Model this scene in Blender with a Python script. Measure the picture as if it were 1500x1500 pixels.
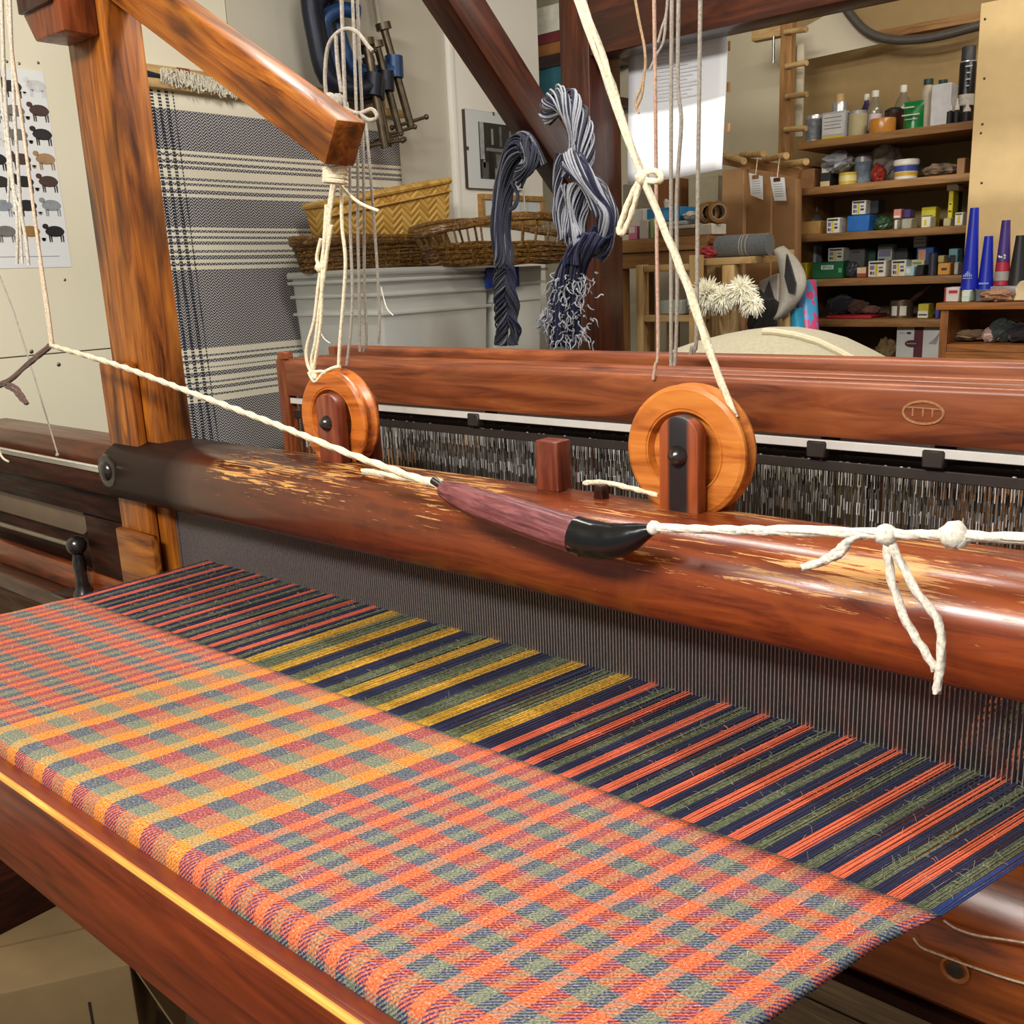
import bpy, bmesh, math, random
import numpy as np
from mathutils import Vector, Matrix, noise as mnoise
random.seed(7)
for o in list(bpy.data.objects): bpy.data.objects.remove(o, do_unlink=True)
SC = bpy.context.scene
COL = SC.collection

# ------------------------------------------------------------------ camera
FPX = 1420.0; EYE = 1.42
_mx = Vector((-1700., -276., FPX)).normalized()
_k = .0438; _v = FPX*FPX/(1700*_k+276)
_dn = Vector((_k*_v, _v, FPX)).normalized()
AX = -_mx; AZ = -_dn; AY = AZ.cross(AX)
R3 = Matrix((AX, AY, AZ))
cd = bpy.data.cameras.new('camera'); cam = bpy.data.objects.new('camera', cd); COL.objects.link(cam)
cd.sensor_width = 36; cd.lens = FPX/1500*36; cd.clip_start = .02
cr = R3.col[0]; cu = -R3.col[1]; cb = -R3.col[2]
cam.matrix_world = Matrix(((cr[0], cu[0], cb[0], 0), (cr[1], cu[1], cb[1], 0), (cr[2], cu[2], cb[2], EYE), (0, 0, 0, 1)))
SC.camera = cam
def P(u, v, x=None, y=None, z=None):
    """world point seen at pixel (u, v) of the 1500 px frame, on the plane x=, y= or z="""
    r = R3 @ Vector((u-750, v-750, FPX))
    t = x/r.x if x is not None else y/r.y if y is not None else (z-EYE)/r.z
    return Vector((r.x*t, r.y*t, EYE+r.z*t))

# ------------------------------------------------------------------ light
W = bpy.data.worlds.new('World'); SC.world = W; W.use_nodes = True
W.node_tree.nodes['Background'].inputs[0].default_value = (1.0, .97, .92, 1)
W.node_tree.nodes['Background'].inputs[1].default_value = .22
def area(name, loc, aim, sx, sy, power, col=(1, .95, .86)):
    l = bpy.data.lights.new(name, 'AREA'); l.shape = 'RECTANGLE'; l.size = sx; l.size_y = sy; l.energy = power; l.color = col
    o = bpy.data.objects.new(name, l); COL.objects.link(o); o.location = loc
    o.rotation_euler = (Vector(aim)-Vector(loc)).to_track_quat('-Z', 'Y').to_euler()
    return o
area('front_ceiling_light', (-.55, -.85, 2.60), (-.6, .75, .95), 1.2, .35, 58, (1, .965, .90))
area('middle_ceiling_light', (-1.0, 1.55, 2.68), (-1.0, 1.75, 0), 1.3, .06, 21, (1, .965, .90))
area('back_fill_light', (-.2, 2.85, 2.68), (-1.0, 3.2, 1.0), 1.2, .2, 9.5, (1, .95, .86))  # added fill brightening the background and white panel, no fixture behind it
vs = SC.view_settings
vs.view_transform = 'Standard'; vs.look = 'None'; vs.gamma = 1; vs.use_curve_mapping = False; vs.exposure = .42

# ------------------------------------------------------------------ materials
def lin(c):
    return tuple(((x/255)/12.92 if x/255 <= .04045 else ((x/255+.055)/1.055)**2.4) for x in c[:3]) + (1,)
_M = {}
class NT:
    def __init__(s, name):
        s.m = bpy.data.materials.new(name); s.m.use_nodes = True; s.t = s.m.node_tree
        s.b = s.t.nodes['Principled BSDF']
    def n(s, kind, **kw):
        nd = s.t.nodes.new(kind)
        for k, v in kw.items():
            if k.startswith('i_'): nd.inputs[k[2:].replace('_', ' ')].default_value = v
            elif k.startswith('n_'): nd.inputs[int(k[2:])].default_value = v
            else: setattr(nd, k, v)
        return nd
    def l(s, a, b): s.t.links.new(a, b)
    def math(s, op, a, b=None, c=None):
        nd = s.t.nodes.new('ShaderNodeMath'); nd.operation = op
        for i, x in enumerate((a, b, c)):
            if x is None: continue
            if isinstance(x, (int, float)): nd.inputs[i].default_value = x
            else: s.l(x, nd.inputs[i])
        return nd.outputs[0]
    def mix(s, f, a, b, mode='MIX'):
        nd = s.t.nodes.new('ShaderNodeMix'); nd.data_type = 'RGBA'; nd.blend_type = mode
        for i, x in ((0, f), (6, a), (7, b)):
            if isinstance(x, (int, float)): nd.inputs[i].default_value = x
            elif isinstance(x, tuple): nd.inputs[i].default_value = x
            else: s.l(x, nd.inputs[i])
        return nd.outputs[2]
    def ramp(s, f, stops, interp='LINEAR'):
        nd = s.t.nodes.new('ShaderNodeValToRGB'); e = nd.color_ramp.elements; nd.color_ramp.interpolation = interp
        while len(e) > 1: e.remove(e[-1])
        e[0].position = stops[0][0]; e[0].color = stops[0][1]
        for p, c in stops[1:]:
            x = e.new(p); x.color = c
        s.l(f, nd.inputs[0]); return nd.outputs[0]
    def bump(s, h, strength=.2, dist=.002):
        nd = s.n('ShaderNodeBump'); nd.inputs['Strength'].default_value = strength; nd.inputs['Distance'].default_value = dist
        s.l(h, nd.inputs['Height']); s.l(nd.outputs[0], s.b.inputs['Normal'])
    def coords(s, scale=(1, 1, 1), rnd=True, kind='Object'):
        tc = s.n('ShaderNodeTexCoord'); v = tc.outputs[kind]
        if rnd:
            oi = s.n('ShaderNodeObjectInfo'); a = s.n('ShaderNodeVectorMath', operation='MULTIPLY_ADD')
            cx = s.n('ShaderNodeCombineXYZ'); m = s.math('MULTIPLY', oi.outputs['Random'], 13.7)
            for i in range(3): s.l(m, cx.inputs[i])
            a.inputs[1].default_value = (1, 1, 1); s.l(v, a.inputs[0]); s.l(cx.outputs[0], a.inputs[2]); v = a.outputs[0]
        mp = s.n('ShaderNodeMapping'); mp.inputs['Scale'].default_value = scale; s.l(v, mp.inputs[0])
        return mp.outputs[0]
    def noise(s, vec, scale=5, detail=4, rough=.55, dist=0):
        nd = s.n('ShaderNodeTexNoise'); nd.inputs['Scale'].default_value = scale; nd.inputs['Detail'].default_value = detail
        nd.inputs['Roughness'].default_value = rough; nd.inputs['Distortion'].default_value = dist
        s.l(vec, nd.inputs['Vector']); return nd.outputs[0]
def plain(name, rgb, rough=.6, metal=0, var=.08, nscale=30, bump=.0, trans=0, spec=.5, alpha=1):
    if name in _M: return _M[name]
    t = NT(name); c = lin(rgb)
    v = t.coords((1, 1, 1)); f = t.noise(v, nscale, 4)
    lo = tuple(x*(1-var*2) for x in c[:3])+(1,); hi = tuple(min(1, x*(1+var*2)) for x in c[:3])+(1,)
    t.l(t.ramp(f, [(.25, lo), (.75, hi)]), t.b.inputs['Base Color'])
    t.b.inputs['Roughness'].default_value = rough; t.b.inputs['Metallic'].default_value = metal
    t.b.inputs['Specular IOR Level'].default_value = spec
    if trans: t.b.inputs['Transmission Weight'].default_value = trans
    if alpha < 1: t.b.inputs['Alpha'].default_value = alpha
    if bump: t.bump(f, bump)
    _M[name] = t.m; return t.m
def wood(name, dark, mid, light, rough=.34, grain=1.0, coat=.2, blotch=.55, knots=True, spec=.4):
    if name in _M: return _M[name]
    t = NT(name)
    v = t.coords((1.1*grain, 11*grain, 11*grain))
    f = t.noise(v, 3.2, 9, .62, 1.4)
    c = t.ramp(f, [(.32, lin(dark)), (.48, lin(mid)), (.68, lin(light))])
    v2 = t.coords((1.3, 4, 4)); g = t.noise(v2, 2.1, 3, .5, .5)
    dk = tuple(x*.3 for x in lin(dark)[:3])+(1,)
    bl = t.ramp(g, [(.52, (0, 0, 0, 1)), (.72, (blotch,)*3+(1,))])
    c = t.mix(bl, c, dk)
    if knots:
        vk = t.n('ShaderNodeTexVoronoi'); vk.inputs['Scale'].default_value = 2.2; t.l(t.coords((1.2, 3.2, 3.2)), vk.inputs['Vector'])
        kf = t.ramp(vk.outputs['Distance'], [(.02, (.8,)*3+(1,)), (.11, (0, 0, 0, 1))]); c = t.mix(kf, c, dk)
    t.l(c, t.b.inputs['Base Color'])
    rr = t.ramp(t.noise(v, 6, 5), [(.3, (rough*.8,)*3+(1,)), (.8, (min(1, rough*1.5),)*3+(1,))]); t.l(rr, t.b.inputs['Roughness'])
    t.b.inputs['Specular IOR Level'].default_value = spec; t.b.inputs['Coat Weight'].default_value = coat; t.b.inputs['Coat Roughness'].default_value = .18
    t.bump(f, .12, .001)
    _M[name] = t.m; return t.m
def fibre(name, rgb, rough=.9, var=.18, scale=260):
    if name in _M: return _M[name]
    t = NT(name); c = lin(rgb)
    f = t.noise(t.coords((1, 1, 1)), scale, 3, .7)
    lo = tuple(x*(1-var*2) for x in c[:3])+(1,); hi = tuple(min(1, x*(1+var*1.6)) for x in c[:3])+(1,)
    t.l(t.ramp(f, [(.3, lo), (.7, hi)]), t.b.inputs['Base Color'])
    t.b.inputs['Roughness'].default_value = rough; t.b.inputs['Specular IOR Level'].default_value = .15
    t.b.inputs['Sheen Weight'].default_value = .15
    t.bump(f, .5, .001); _M[name] = t.m; return t.m

OAK = lambda: wood('reddish_wood', (66, 24, 10), (116, 52, 22), (148, 76, 32))
HONEY = lambda: wood('honey_wood', (58, 22, 5), (142, 76, 18), (186, 114, 36), coat=.08, rough=.42, blotch=.9)
RED = lambda: wood('mahogany_wood', (70, 26, 15), (112, 50, 32), (140, 72, 46), blotch=.4, knots=False)
DARK = lambda: wood('dark_wood', (34, 13, 7), (56, 23, 12), (80, 37, 19), coat=.1, blotch=.5, knots=False)
DEEP = lambda: wood('deep_dark_wood', (24, 10, 7), (44, 19, 12), (66, 30, 17), rough=.5, coat=0, blotch=.4, knots=False, spec=.12)
PINE = lambda: wood('pale_pine', (150, 116, 72), (184, 150, 98), (206, 174, 122), rough=.6, coat=0, blotch=.12)
SHELF = lambda: wood('tan_shelf_wood', (120, 82, 44), (150, 108, 62), (170, 126, 76), rough=.6, coat=0, blotch=.2)
CREAM = lambda: fibre('cream_cotton', (232, 218, 188))
WHITEC = lambda: fibre('white_cotton', (226, 219, 204))
PINKC = lambda: fibre('pinkish_cord', (196, 160, 140))
GREYC = lambda: fibre('grey_cord', (168, 160, 148))
STEEL = lambda: plain('worn_steel', (120, 118, 116), .32, .9, .15)
BLACKM = lambda: plain('blackened_iron', (84, 80, 78), .22, .85, .2)
CARD = lambda: plain('cardboard', (120, 98, 64), .8, 0, .06, 12)

# ------------------------------------------------------------------ objects
WM = {}
def reg(o, M, parent=None):
    COL.objects.link(o)
    if parent is not None:
        o.parent = parent; o.matrix_parent_inverse = Matrix.Identity(4); o.matrix_basis = WM[parent].inverted() @ M
    else: o.matrix_basis = M
    WM[o] = M; return o
def tag(o, label=None, cat=None, group=None, kind=None):
    if label: o['label'] = label
    if cat: o['category'] = cat
    if group: o['group'] = group
    if kind: o['kind'] = kind
    return o
def thing(name, label, cat, loc, group=None):
    o = bpy.data.objects.new(name, None); o.empty_display_size = .05
    reg(o, Matrix.Translation(Vector(loc))); return tag(o, label, cat, group)
def frame(p0, p1, up=(0, 0, 1)):
    x = (Vector(p1)-Vector(p0)); L = x.length; x.normalize(); u = Vector(up)
    if abs(x.dot(u)) > .95: u = Vector((0, -1, 0)) if abs(x.y) < .9 else Vector((1, 0, 0))
    yv = u.cross(x).normalized(); zv = x.cross(yv)
    return Matrix(((x.x, yv.x, zv.x, p0[0]), (x.y, yv.y, zv.y, p0[1]), (x.z, yv.z, zv.z, p0[2]), (0, 0, 0, 1))), L
class MB:
    def __init__(s): s.v = []; s.f = []; s.uv = None; s.col = None
    def add(s, vs, fs):
        b = len(s.v); s.v += [Vector(p) for p in vs]; s.f += [tuple(i+b for i in f) for f in fs]; return s
    def box(s, x0, x1, y0, y1, z0, z1, M=None):
        vs = [Vector((x, y, z)) for z in (z0, z1) for y in (y0, y1) for x in (x0, x1)]
        if M is not None: vs = [M @ p for p in vs]
        return s.add(vs, [(0, 2, 3, 1), (4, 5, 7, 6), (0, 1, 5, 4), (2, 6, 7, 3), (0, 4, 6, 2), (1, 3, 7, 5)])
    def prism(s, prof, a0, a1, axis='x', M=None):
        """profile of 2-D points extruded along an axis: x -> (y,z), y -> (x,z), z -> (x,y)"""
        def at(p, a):
            q = (a, p[0], p[1]) if axis == 'x' else (p[0], a, p[1]) if axis == 'y' else (p[0], p[1], a)
            return M @ Vector(q) if M is not None else Vector(q)
        n = len(prof); vs = [at(p, a0) for p in prof]+[at(p, a1) for p in prof]
        fs = [tuple(range(n)), tuple(range(2*n-1, n-1, -1))]+[(i, n+i, n+(i+1) % n, (i+1) % n) for i in range(n)]
        return s.add(vs, fs)
    def lathe(s, prof, c=(0, 0, 0), n=20, axis='z', M=None, sq=1.0):
        c = Vector(c); vs = []; fs = []
        for r, h in prof:
            for i in range(n):
                a = 2*math.pi*i/n; x, y = r*math.cos(a), r*math.sin(a)*sq
                q = Vector((x, y, h)) if axis == 'z' else Vector((x, h, y)) if axis == 'y' else Vector((h, x, y))
                vs.append(M @ (c+q) if M is not None else c+q)
        m = len(prof)
        for j in range(m-1):
            for i in range(n): fs.append((j*n+i, j*n+(i+1) % n, (j+1)*n+(i+1) % n, (j+1)*n+i))
        if prof[0][0] > 1e-6: fs.append(tuple(range(n-1, -1, -1)))
        if prof[-1][0] > 1e-6: fs.append(tuple((m-1)*n+i for i in range(n)))
        return s.add(vs, fs)
    def tube(s, pts, r, n=6, twist=0, lobes=0, sub=4, amp=.22, jit=0):
        pts = [Vector(p) for p in pts]
        if sub > 1 and len(pts) > 2:
            q = []
            for i in range(len(pts)-1):
                p0 = pts[max(0, i-1)]; p1 = pts[i]; p2 = pts[i+1]; p3 = pts[min(len(pts)-1, i+2)]
                for k in range(sub):
                    t = k/sub
                    q.append(.5*((2*p1)+(p2-p0)*t+(2*p0-5*p1+4*p2-p3)*t*t+(3*p1-p0-3*p2+p3)*t**3))
            q.append(pts[-1]); pts = q
        elif twist and len(pts) == 2:
            L = (pts[1]-pts[0]).length; k = max(2, int(L*twist*2)); a, b = pts; pts = [a.lerp(b, i/k) for i in range(k+1)]
        if twist:
            q = [pts[0]]
            for a, b in zip(pts, pts[1:]):
                k = max(1, int((b-a).length*twist*1.6))
                q += [a.lerp(b, (i+1)/k) for i in range(k)]
            pts = q
        N = len(pts); rr = r if isinstance(r, (list, tuple)) else None
        t0 = (pts[1]-pts[0]).normalized(); u = t0.orthogonal().normalized(); vs = []; d = 0
        for i, p in enumerate(pts):
            t = (pts[min(N-1, i+1)]-pts[max(0, i-1)])
            if t.length < 1e-9: t = t0
            t.normalize(); u = (u-t*u.dot(t))
            if u.length < 1e-6: u = t.orthogonal()
            u.normalize(); w = t.cross(u)
            if i: d += (p-pts[i-1]).length
            f = i/(N-1)
            rad = r if rr is None else rr[min(len(rr)-1, int(f*(len(rr)-1)))]*(1-(f*(len(rr)-1)) % 1)+rr[min(len(rr)-1, int(f*(len(rr)-1))+1)]*((f*(len(rr)-1)) % 1)
            for k in range(n):
                a = 2*math.pi*k/n
                q = rad*(1+(amp*math.cos(lobes*(a)+d*twist*2*math.pi) if lobes else 0)+(random.uniform(-jit, jit) if jit else 0))
                vs.append(p+u*(math.cos(a)*q)+w*(math.sin(a)*q))
        fs = [(i*n+k, i*n+(k+1) % n, (i+1)*n+(k+1) % n, (i+1)*n+k) for i in range(N-1) for k in range(n)]
        fs += [tuple(range(n-1, -1, -1)), tuple((N-1)*n+k for k in range(n))]
        return s.add(vs, fs)
    def ball(s, c, r, n=10, m=7, sc=(1, 1, 1), jit=0):
        vs = [Vector(c)+Vector((0, 0, -r*sc[2]))]; fs = []
        for j in range(1, m):
            a = -math.pi/2+math.pi*j/m
            for i in range(n):
                b = 2*math.pi*i/n; q = r*(1+random.uniform(-jit, jit))
                vs.append(Vector(c)+Vector((q*sc[0]*math.cos(a)*math.cos(b), q*sc[1]*math.cos(a)*math.sin(b), q*sc[2]*math.sin(a))))
        vs.append(Vector(c)+Vector((0, 0, r*sc[2]))); T = len(vs)-1
        for i in range(n): fs.append((0, 1+(i+1) % n, 1+i)); fs.append((T, 1+(m-2)*n+i, 1+(m-2)*n+(i+1) % n))
        for j in range(m-2):
            for i in range(n): fs.append((1+j*n+i, 1+j*n+(i+1) % n, 1+(j+1)*n+(i+1) % n, 1+(j+1)*n+i))
        return s.add(vs, fs)
    def grid(s, fn, nu, nv):
        vs = [fn(i/nu, j/nv) for j in range(nv+1) for i in range(nu+1)]
        fs = [(j*(nu+1)+i, j*(nu+1)+i+1, (j+1)*(nu+1)+i+1, (j+1)*(nu+1)+i) for j in range(nv) for i in range(nu)]
        return s.add(vs, fs)
    def build(s, name, m, parent=None, smooth=False, bevel=0, M=None, grain=None, seg=2, angle=40):
        if M is None:
            if parent is not None and grain is None: M = WM[parent]
            else:
                a = np.array([tuple(p) for p in s.v]); lo = a.min(0); hi = a.max(0)
                b = Vector(((lo[0]+hi[0])/2, (lo[1]+hi[1])/2, lo[2])); M = Matrix.Translation(b)
                if grain is not None:
                    d = {'x': (1, 0, 0), 'y': (0, 1, 0), 'z': (0, 0, 1)}.get(grain, grain)
                    M, _ = frame(b, b+Vector(d))
        inv = M.inverted(); me = bpy.data.meshes.new(name)
        me.from_pydata([tuple(inv @ p) for p in s.v], [], s.f)
        if bevel:
            bm = bmesh.new(); bm.from_mesh(me)
            ed = [e for e in bm.edges if len(e.link_faces) == 2 and e.calc_face_angle(0) > .6]
            bmesh.ops.bevel(bm, geom=ed, offset=bevel, segments=seg, profile=.5, affect='EDGES', clamp_overlap=True)
            bm.to_mesh(me); bm.free()
        if smooth or bevel:
            me.polygons.foreach_set('use_smooth', [True]*len(me.polygons))
            try: me.set_sharp_from_angle(angle=math.radians(angle))
            except Exception: pass
        if m is not None: me.materials.append(m)
        me.validate(); me.update()
        return reg(bpy.data.objects.new(name, me), M, parent)
def beam(name, p0, p1, w, h, m, parent=None, up=(0, 0, 1), bevel=.004, dy=0, dz=0):
    M, L = frame(p0, p1, up); b = MB(); b.box(0, L, -w/2+dy, w/2+dy, -h/2+dz, h/2+dz, M)
    return b.build(name, m, parent, bevel=bevel, M=M)
def dup(o, M, parent=None):
    c = o.copy(); reg(c, M, parent); return c
def text(name, s, size, m, parent, o, xdir, updir, depth=.0004):
    cu_ = bpy.data.curves.new(name, 'FONT'); cu_.body = s; cu_.size = size; cu_.extrude = depth; cu_.align_x = 'CENTER'; cu_.align_y = 'CENTER'
    to = bpy.data.objects.new(name+'_tmp', cu_); COL.objects.link(to); dg = bpy.context.evaluated_depsgraph_get()
    me = bpy.data.meshes.new_from_object(to.evaluated_get(dg)); bpy.data.objects.remove(to, do_unlink=True)
    x = Vector(xdir).normalized(); y = Vector(updir).normalized(); z = x.cross(y)
    M = Matrix(((x.x, y.x, z.x, o[0]), (x.y, y.y, z.y, o[1]), (x.z, y.z, z.z, o[2]), (0, 0, 0, 1)))
    me.name = name; me.materials.clear(); me.materials.append(m)
    return reg(bpy.data.objects.new(name, me), M, parent)
def paint(o, layer, cols, uvs=None):
    """write a colour per face (and a UV per vertex) on a finished mesh"""
    me = o.data
    if uvs is not None:
        me.uv_layers.new(name='UV'); vi = np.empty(len(me.loops), dtype=np.int32); me.loops.foreach_get('vertex_index', vi)
        me.uv_layers['UV'].data.foreach_set('uv', np.asarray(uvs, dtype=np.float32)[vi].ravel())
    me.color_attributes.new(layer, 'FLOAT_COLOR', 'CORNER')
    c = np.repeat(np.asarray(cols, dtype=np.float32), [p.loop_total for p in me.polygons], axis=0)
    me.color_attributes[layer].data.foreach_set('color', c.ravel())
def structure(o): o['kind'] = 'structure'; return o

# ================================================================== the room
XL = -2.7; YB = 3.85; ZC = 2.75
fl = MB(); fl.box(-3.4, 1.8, -1.2, YB, -.06, -.022)
floor = structure(fl.build('floor', DEEP()))
FLOORW = wood('floor_plank_wood', (74, 58, 38), (98, 78, 52), (122, 100, 70), rough=.6, coat=.05, blotch=.2)
y = -1.2
while y < YB-.02:
    w = .155; b = MB(); b.box(-3.4, 1.8, y+.003, min(YB, y+w)-.003, -.022, random.uniform(-.001, .001))
    b.build('plank', FLOORW, floor, bevel=.002, grain='x', seg=1); y += w
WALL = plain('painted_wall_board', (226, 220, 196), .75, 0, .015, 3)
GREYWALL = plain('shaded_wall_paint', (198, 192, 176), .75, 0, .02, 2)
WHITEB = plain('white_panel_paint', (250, 248, 238), .7, 0, .01, 3)
TAN = plain('tan_chipboard', (158, 132, 88), .8, 0, .03, 26)
TANP = plain('tan_panel_board', (222, 192, 138), .7, 0, .03, 20)
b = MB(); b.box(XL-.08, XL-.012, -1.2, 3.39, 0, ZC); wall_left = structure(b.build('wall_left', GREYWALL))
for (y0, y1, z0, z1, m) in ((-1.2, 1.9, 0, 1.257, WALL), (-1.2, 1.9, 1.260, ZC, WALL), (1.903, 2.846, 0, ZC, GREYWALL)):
    b = MB(); b.box(XL-.012, XL, y0, y1, z0, z1); b.build('panel', m, wall_left, bevel=.001, seg=1)
b = MB(); b.box(XL-.012, XL+.012, 2.875, 3.39, 0, ZC); tag(b.build('panel', WHITEB, wall_left), 'white painted panel')
b = MB(); b.box(XL-.012, XL+.02, 2.848, 2.874, 0, ZC); structure(b.build('trim_1', WHITEB, bevel=.003))
for (u, v) in ((10, 90), (28, 93), (56, 92), (46, 515), (86, 534), (95, 410)):
    p = P(u, v, x=XL); b = MB(); b.ball(p, .006 if v > 500 else .004, 8, 5, (.4, 1, 1)); b.build('nail_head', STEEL(), wall_left, smooth=True)
b = MB(); b.box(-3.4, 1.8, YB, YB+.08, 0, ZC); wall_back = structure(b.build('wall_back', TAN))
b = MB(); b.box(-3.4, -1.79, YB-.012, YB-.001, 0, ZC); tag(b.build('panel', plain('cream_board', (206, 196, 168), .8, 0, .02, 5), wall_back), 'cream painted panel')
b = MB(); b.box(-3.44, -3.4, 3.3, YB, 0, ZC); structure(b.build('wall_alcove', WALL))
b = MB(); b.box(-3.4, 1.8, -1.2, YB, ZC, ZC+.05); structure(b.build('ceiling', plain('ceiling_paint', (236, 230, 214), .8, 0, .01, 3)))
pL = P(1437, 5, y=3.4).x
b = MB(); b.box(pL, 1.8, 3.4, 3.43, 0, P(1437, 5, y=3.4).z); wp = structure(b.build('wall_partition', TANP, bevel=.002))
for (u, v) in ((1443, 28), (1442, 115), (1439, 182), (1438, 268), (1437, 195)):
    p = P(u, v, y=3.4); b = MB(); b.ball(p, .004, 6, 4, (1, .4, 1)); b.build('nail_head', BLACKM(), wp, smooth=True)

# ================================================================== the loom: fixed frame
loom = thing('hand_loom', 'tall reddish wooden hand loom frame holding the checked cloth', 'loom', (-1.73, .95, 0))
b = MB(); b.box(-1.80, -1.66, .925, .995, 0, 2.3); b.build('post', HONEY(), loom, bevel=.006, grain='z')
b = MB(); b.prism([(-1.815, 1.885), (-1.785, 1.84), (-1.68, 1.84), (-1.68, 2.3), (-1.815, 2.3)], .862, .924, 'y'); b.build('bracket', OAK(), loom, bevel=.004, grain='z')
b = MB(); b.box(-1.812, -1.70, .852, .861, 1.886, 2.3); b.build('bracket_plate', DARK(), loom, bevel=.002, grain='z')
beam('arm', P(60, -120, y=.955), P(507, 211, y=.955), .056, .066, HONEY(), loom, bevel=.005)
YBB = .351
def board_z(x): return .9095
b = MB(); b.prism([(YBB, .793), (YBB, .910), (YBB+.006, .917), (YBB+.022, .912), (YBB+.027, .907), (YBB+.027, .793)], -2.0, .4, 'x')
WB = wood('breast_board_wood', (62, 21, 9), (104, 38, 15), (128, 53, 22), rough=.36, coat=.12, blotch=.25, knots=False)
b.build('breast_board', WB, loom, bevel=.0025, grain='x')
b = MB(); b.tube([(-2.0, YBB+.0015, .9136), (.4, YBB+.0015, .9136)], .0034, 8, sub=1); tag(b.build('worn_edge', wood('bare_edge_wood', (186, 112, 44), (222, 152, 66), (240, 186, 96), rough=.35, blotch=.2, knots=False), loom, smooth=True, grain='x'), 'bare worn yellow edge')
b = MB(); b.lathe([(.0112, -2.0), (.0112, .4)], (0, .3935, .9117), 20, 'x'); b.build('breast_bar', DARK(), loom, smooth=True, grain='x')
b = MB(); b.box(-1.75, -1.65, 2.3, 2.45, 0, 2.5); b.build('post', DARK(), loom, bevel=.006, grain='z')
b = MB(); b.box(-1.65, .7, 2.3, 2.40, 1.975, 2.18); b.build('top_beam', DARK(), loom, bevel=.006, grain='x')
d = Vector((0, .75, -.66)).normalized(); c0 = Vector((-1.69, 1.862, 2.008))
beam('brace', c0-d*.55, c0+d*.60, .075, .104, DARK(), loom, bevel=.006)
b = MB(); b.lathe([(.05, -1.75), (.05, .4)], (0, 1.74, .88), 20, 'x'); b.build('back_beam', DARK(), loom, smooth=True, grain='x')
b = MB(); b.box(-1.80, -1.72, .36, 2.45, .30, .46); b.build('side_rail', DEEP(), loom, bevel=.005, grain='y')
b = MB(); b.box(-1.92, -1.83, .37, .46, 0, .895); b.build('leg', DARK(), loom, bevel=.005, grain='z')
b = MB(); b.box(.28, .37, .37, .46, 0, .895); b.build('leg', DARK(), loom, bevel=.005, grain='z')

# ------------------------------------------------------------------ the swinging lay
lay = thing('loom_lay', 'swinging lay of the loom, scratched round beam over a dark steel reed', 'loom lay', (-1.0, .94, .70))
def worn_cap():
    t = NT('scratched_cap_wood')
    v = t.coords((1.3, 14, 14), False); f = t.noise(v, 3.2, 8, .6, 1.2)
    base = t.ramp(f, [(.3, lin((84, 32, 14))), (.5, lin((132, 58, 25))), (.75, lin((164, 82, 36)))])
    fig = t.noise(t.coords((7, 3, 5), False), 1.4, 3, .6, 2.2)
    base = t.mix(t.ramp(fig, [(.50, (0, 0, 0, 1)), (.62, (.42,)*3+(1,))]), base, lin((146, 72, 26)))
    tc = t.n('ShaderNodeTexCoord'); sx = t.n('ShaderNodeSeparateXYZ'); t.l(tc.outputs['Object'], sx.inputs[0])
    X, Yv, Z = sx.outputs
    left = t.n('ShaderNodeMapRange'); left.inputs[1].default_value = -.8; left.inputs[2].default_value = .55; left.inputs[3].default_value = .95; left.inputs[4].default_value = 0; t.l(X, left.inputs[0])
    base = t.mix(left.outputs[0], base, lin((50, 22, 14)))
    dirt = t.n('ShaderNodeMapRange'); dirt.inputs[1].default_value = -.73; dirt.inputs[2].default_value = -.82; t.l(X, dirt.inputs[0])
    base = t.mix(dirt.outputs[0], base, lin((40, 25, 20)))
    # scratches down to bare wood along the top front corner
    s1 = t.noise(t.coords((10, 170, 170), False), 1.6, 5, .7, .6)
    s2 = t.noise(t.coords((2.1, 7, 7), False), 2.0, 3, .6)
    zone = t.n('ShaderNodeMapRange'); zone.inputs[1].default_value = .050; zone.inputs[2].default_value = .098; t.l(Z, zone.inputs[0])
    amt = t.math('MULTIPLY', zone.outputs[0], t.ramp(s2, [(.40, (.25,)*3+(1,)), (.58, (1, 1, 1, 1))]))
    bx = t.n('ShaderNodeMapRange'); bx.inputs[1].default_value = .05; bx.inputs[2].default_value = .22; bx.inputs[3].default_value = -.02; bx.inputs[4].default_value = .05; t.l(X, bx.inputs[0])
    amt = t.math('MULTIPLY', amt, t.math('ADD', bx.outputs[0], .265))
    thr = t.math('ADD', amt, s1)
    hit = t.ramp(thr, [(.70, (0, 0, 0, 1)), (.735, (.92,)*3+(1,))])
    ins = t.n('ShaderNodeMapRange'); ins.inputs[1].default_value = -.70; ins.inputs[2].default_value = -.66; t.l(X, ins.inputs[0])
    hit = t.math('MULTIPLY', hit, ins.outputs[0])
    bare = t.ramp(t.noise(t.coords((3, 40, 40), False), 3, 4), [(.3, lin((176, 112, 52))), (.7, lin((226, 172, 100)))])
    t.l(t.mix(hit, base, bare), t.b.inputs['Base Color'])
    rg = t.n('ShaderNodeMapRange'); rg.inputs[3].default_value = .24; rg.inputs[4].default_value = .6; t.l(t.math('MAXIMUM', hit, dirt.outputs[0]), rg.inputs[0]); sp_ = t.n('ShaderNodeMapRange'); sp_.inputs[3].default_value = .45; sp_.inputs[4].default_value = .06; t.l(dirt.outputs[0], sp_.inputs[0]); t.l(sp_.outputs[0], t.b.inputs['Specular IOR Level']); t.l(rg.outputs[0], t.b.inputs['Roughness'])
    t.b.inputs['Coat Weight'].default_value = .12; t.b.inputs['Coat Roughness'].default_value = .2
    t.bump(t.math('SUBTRACT', f, hit), .14, .001); return t.m
CAPM = worn_cap()
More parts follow.
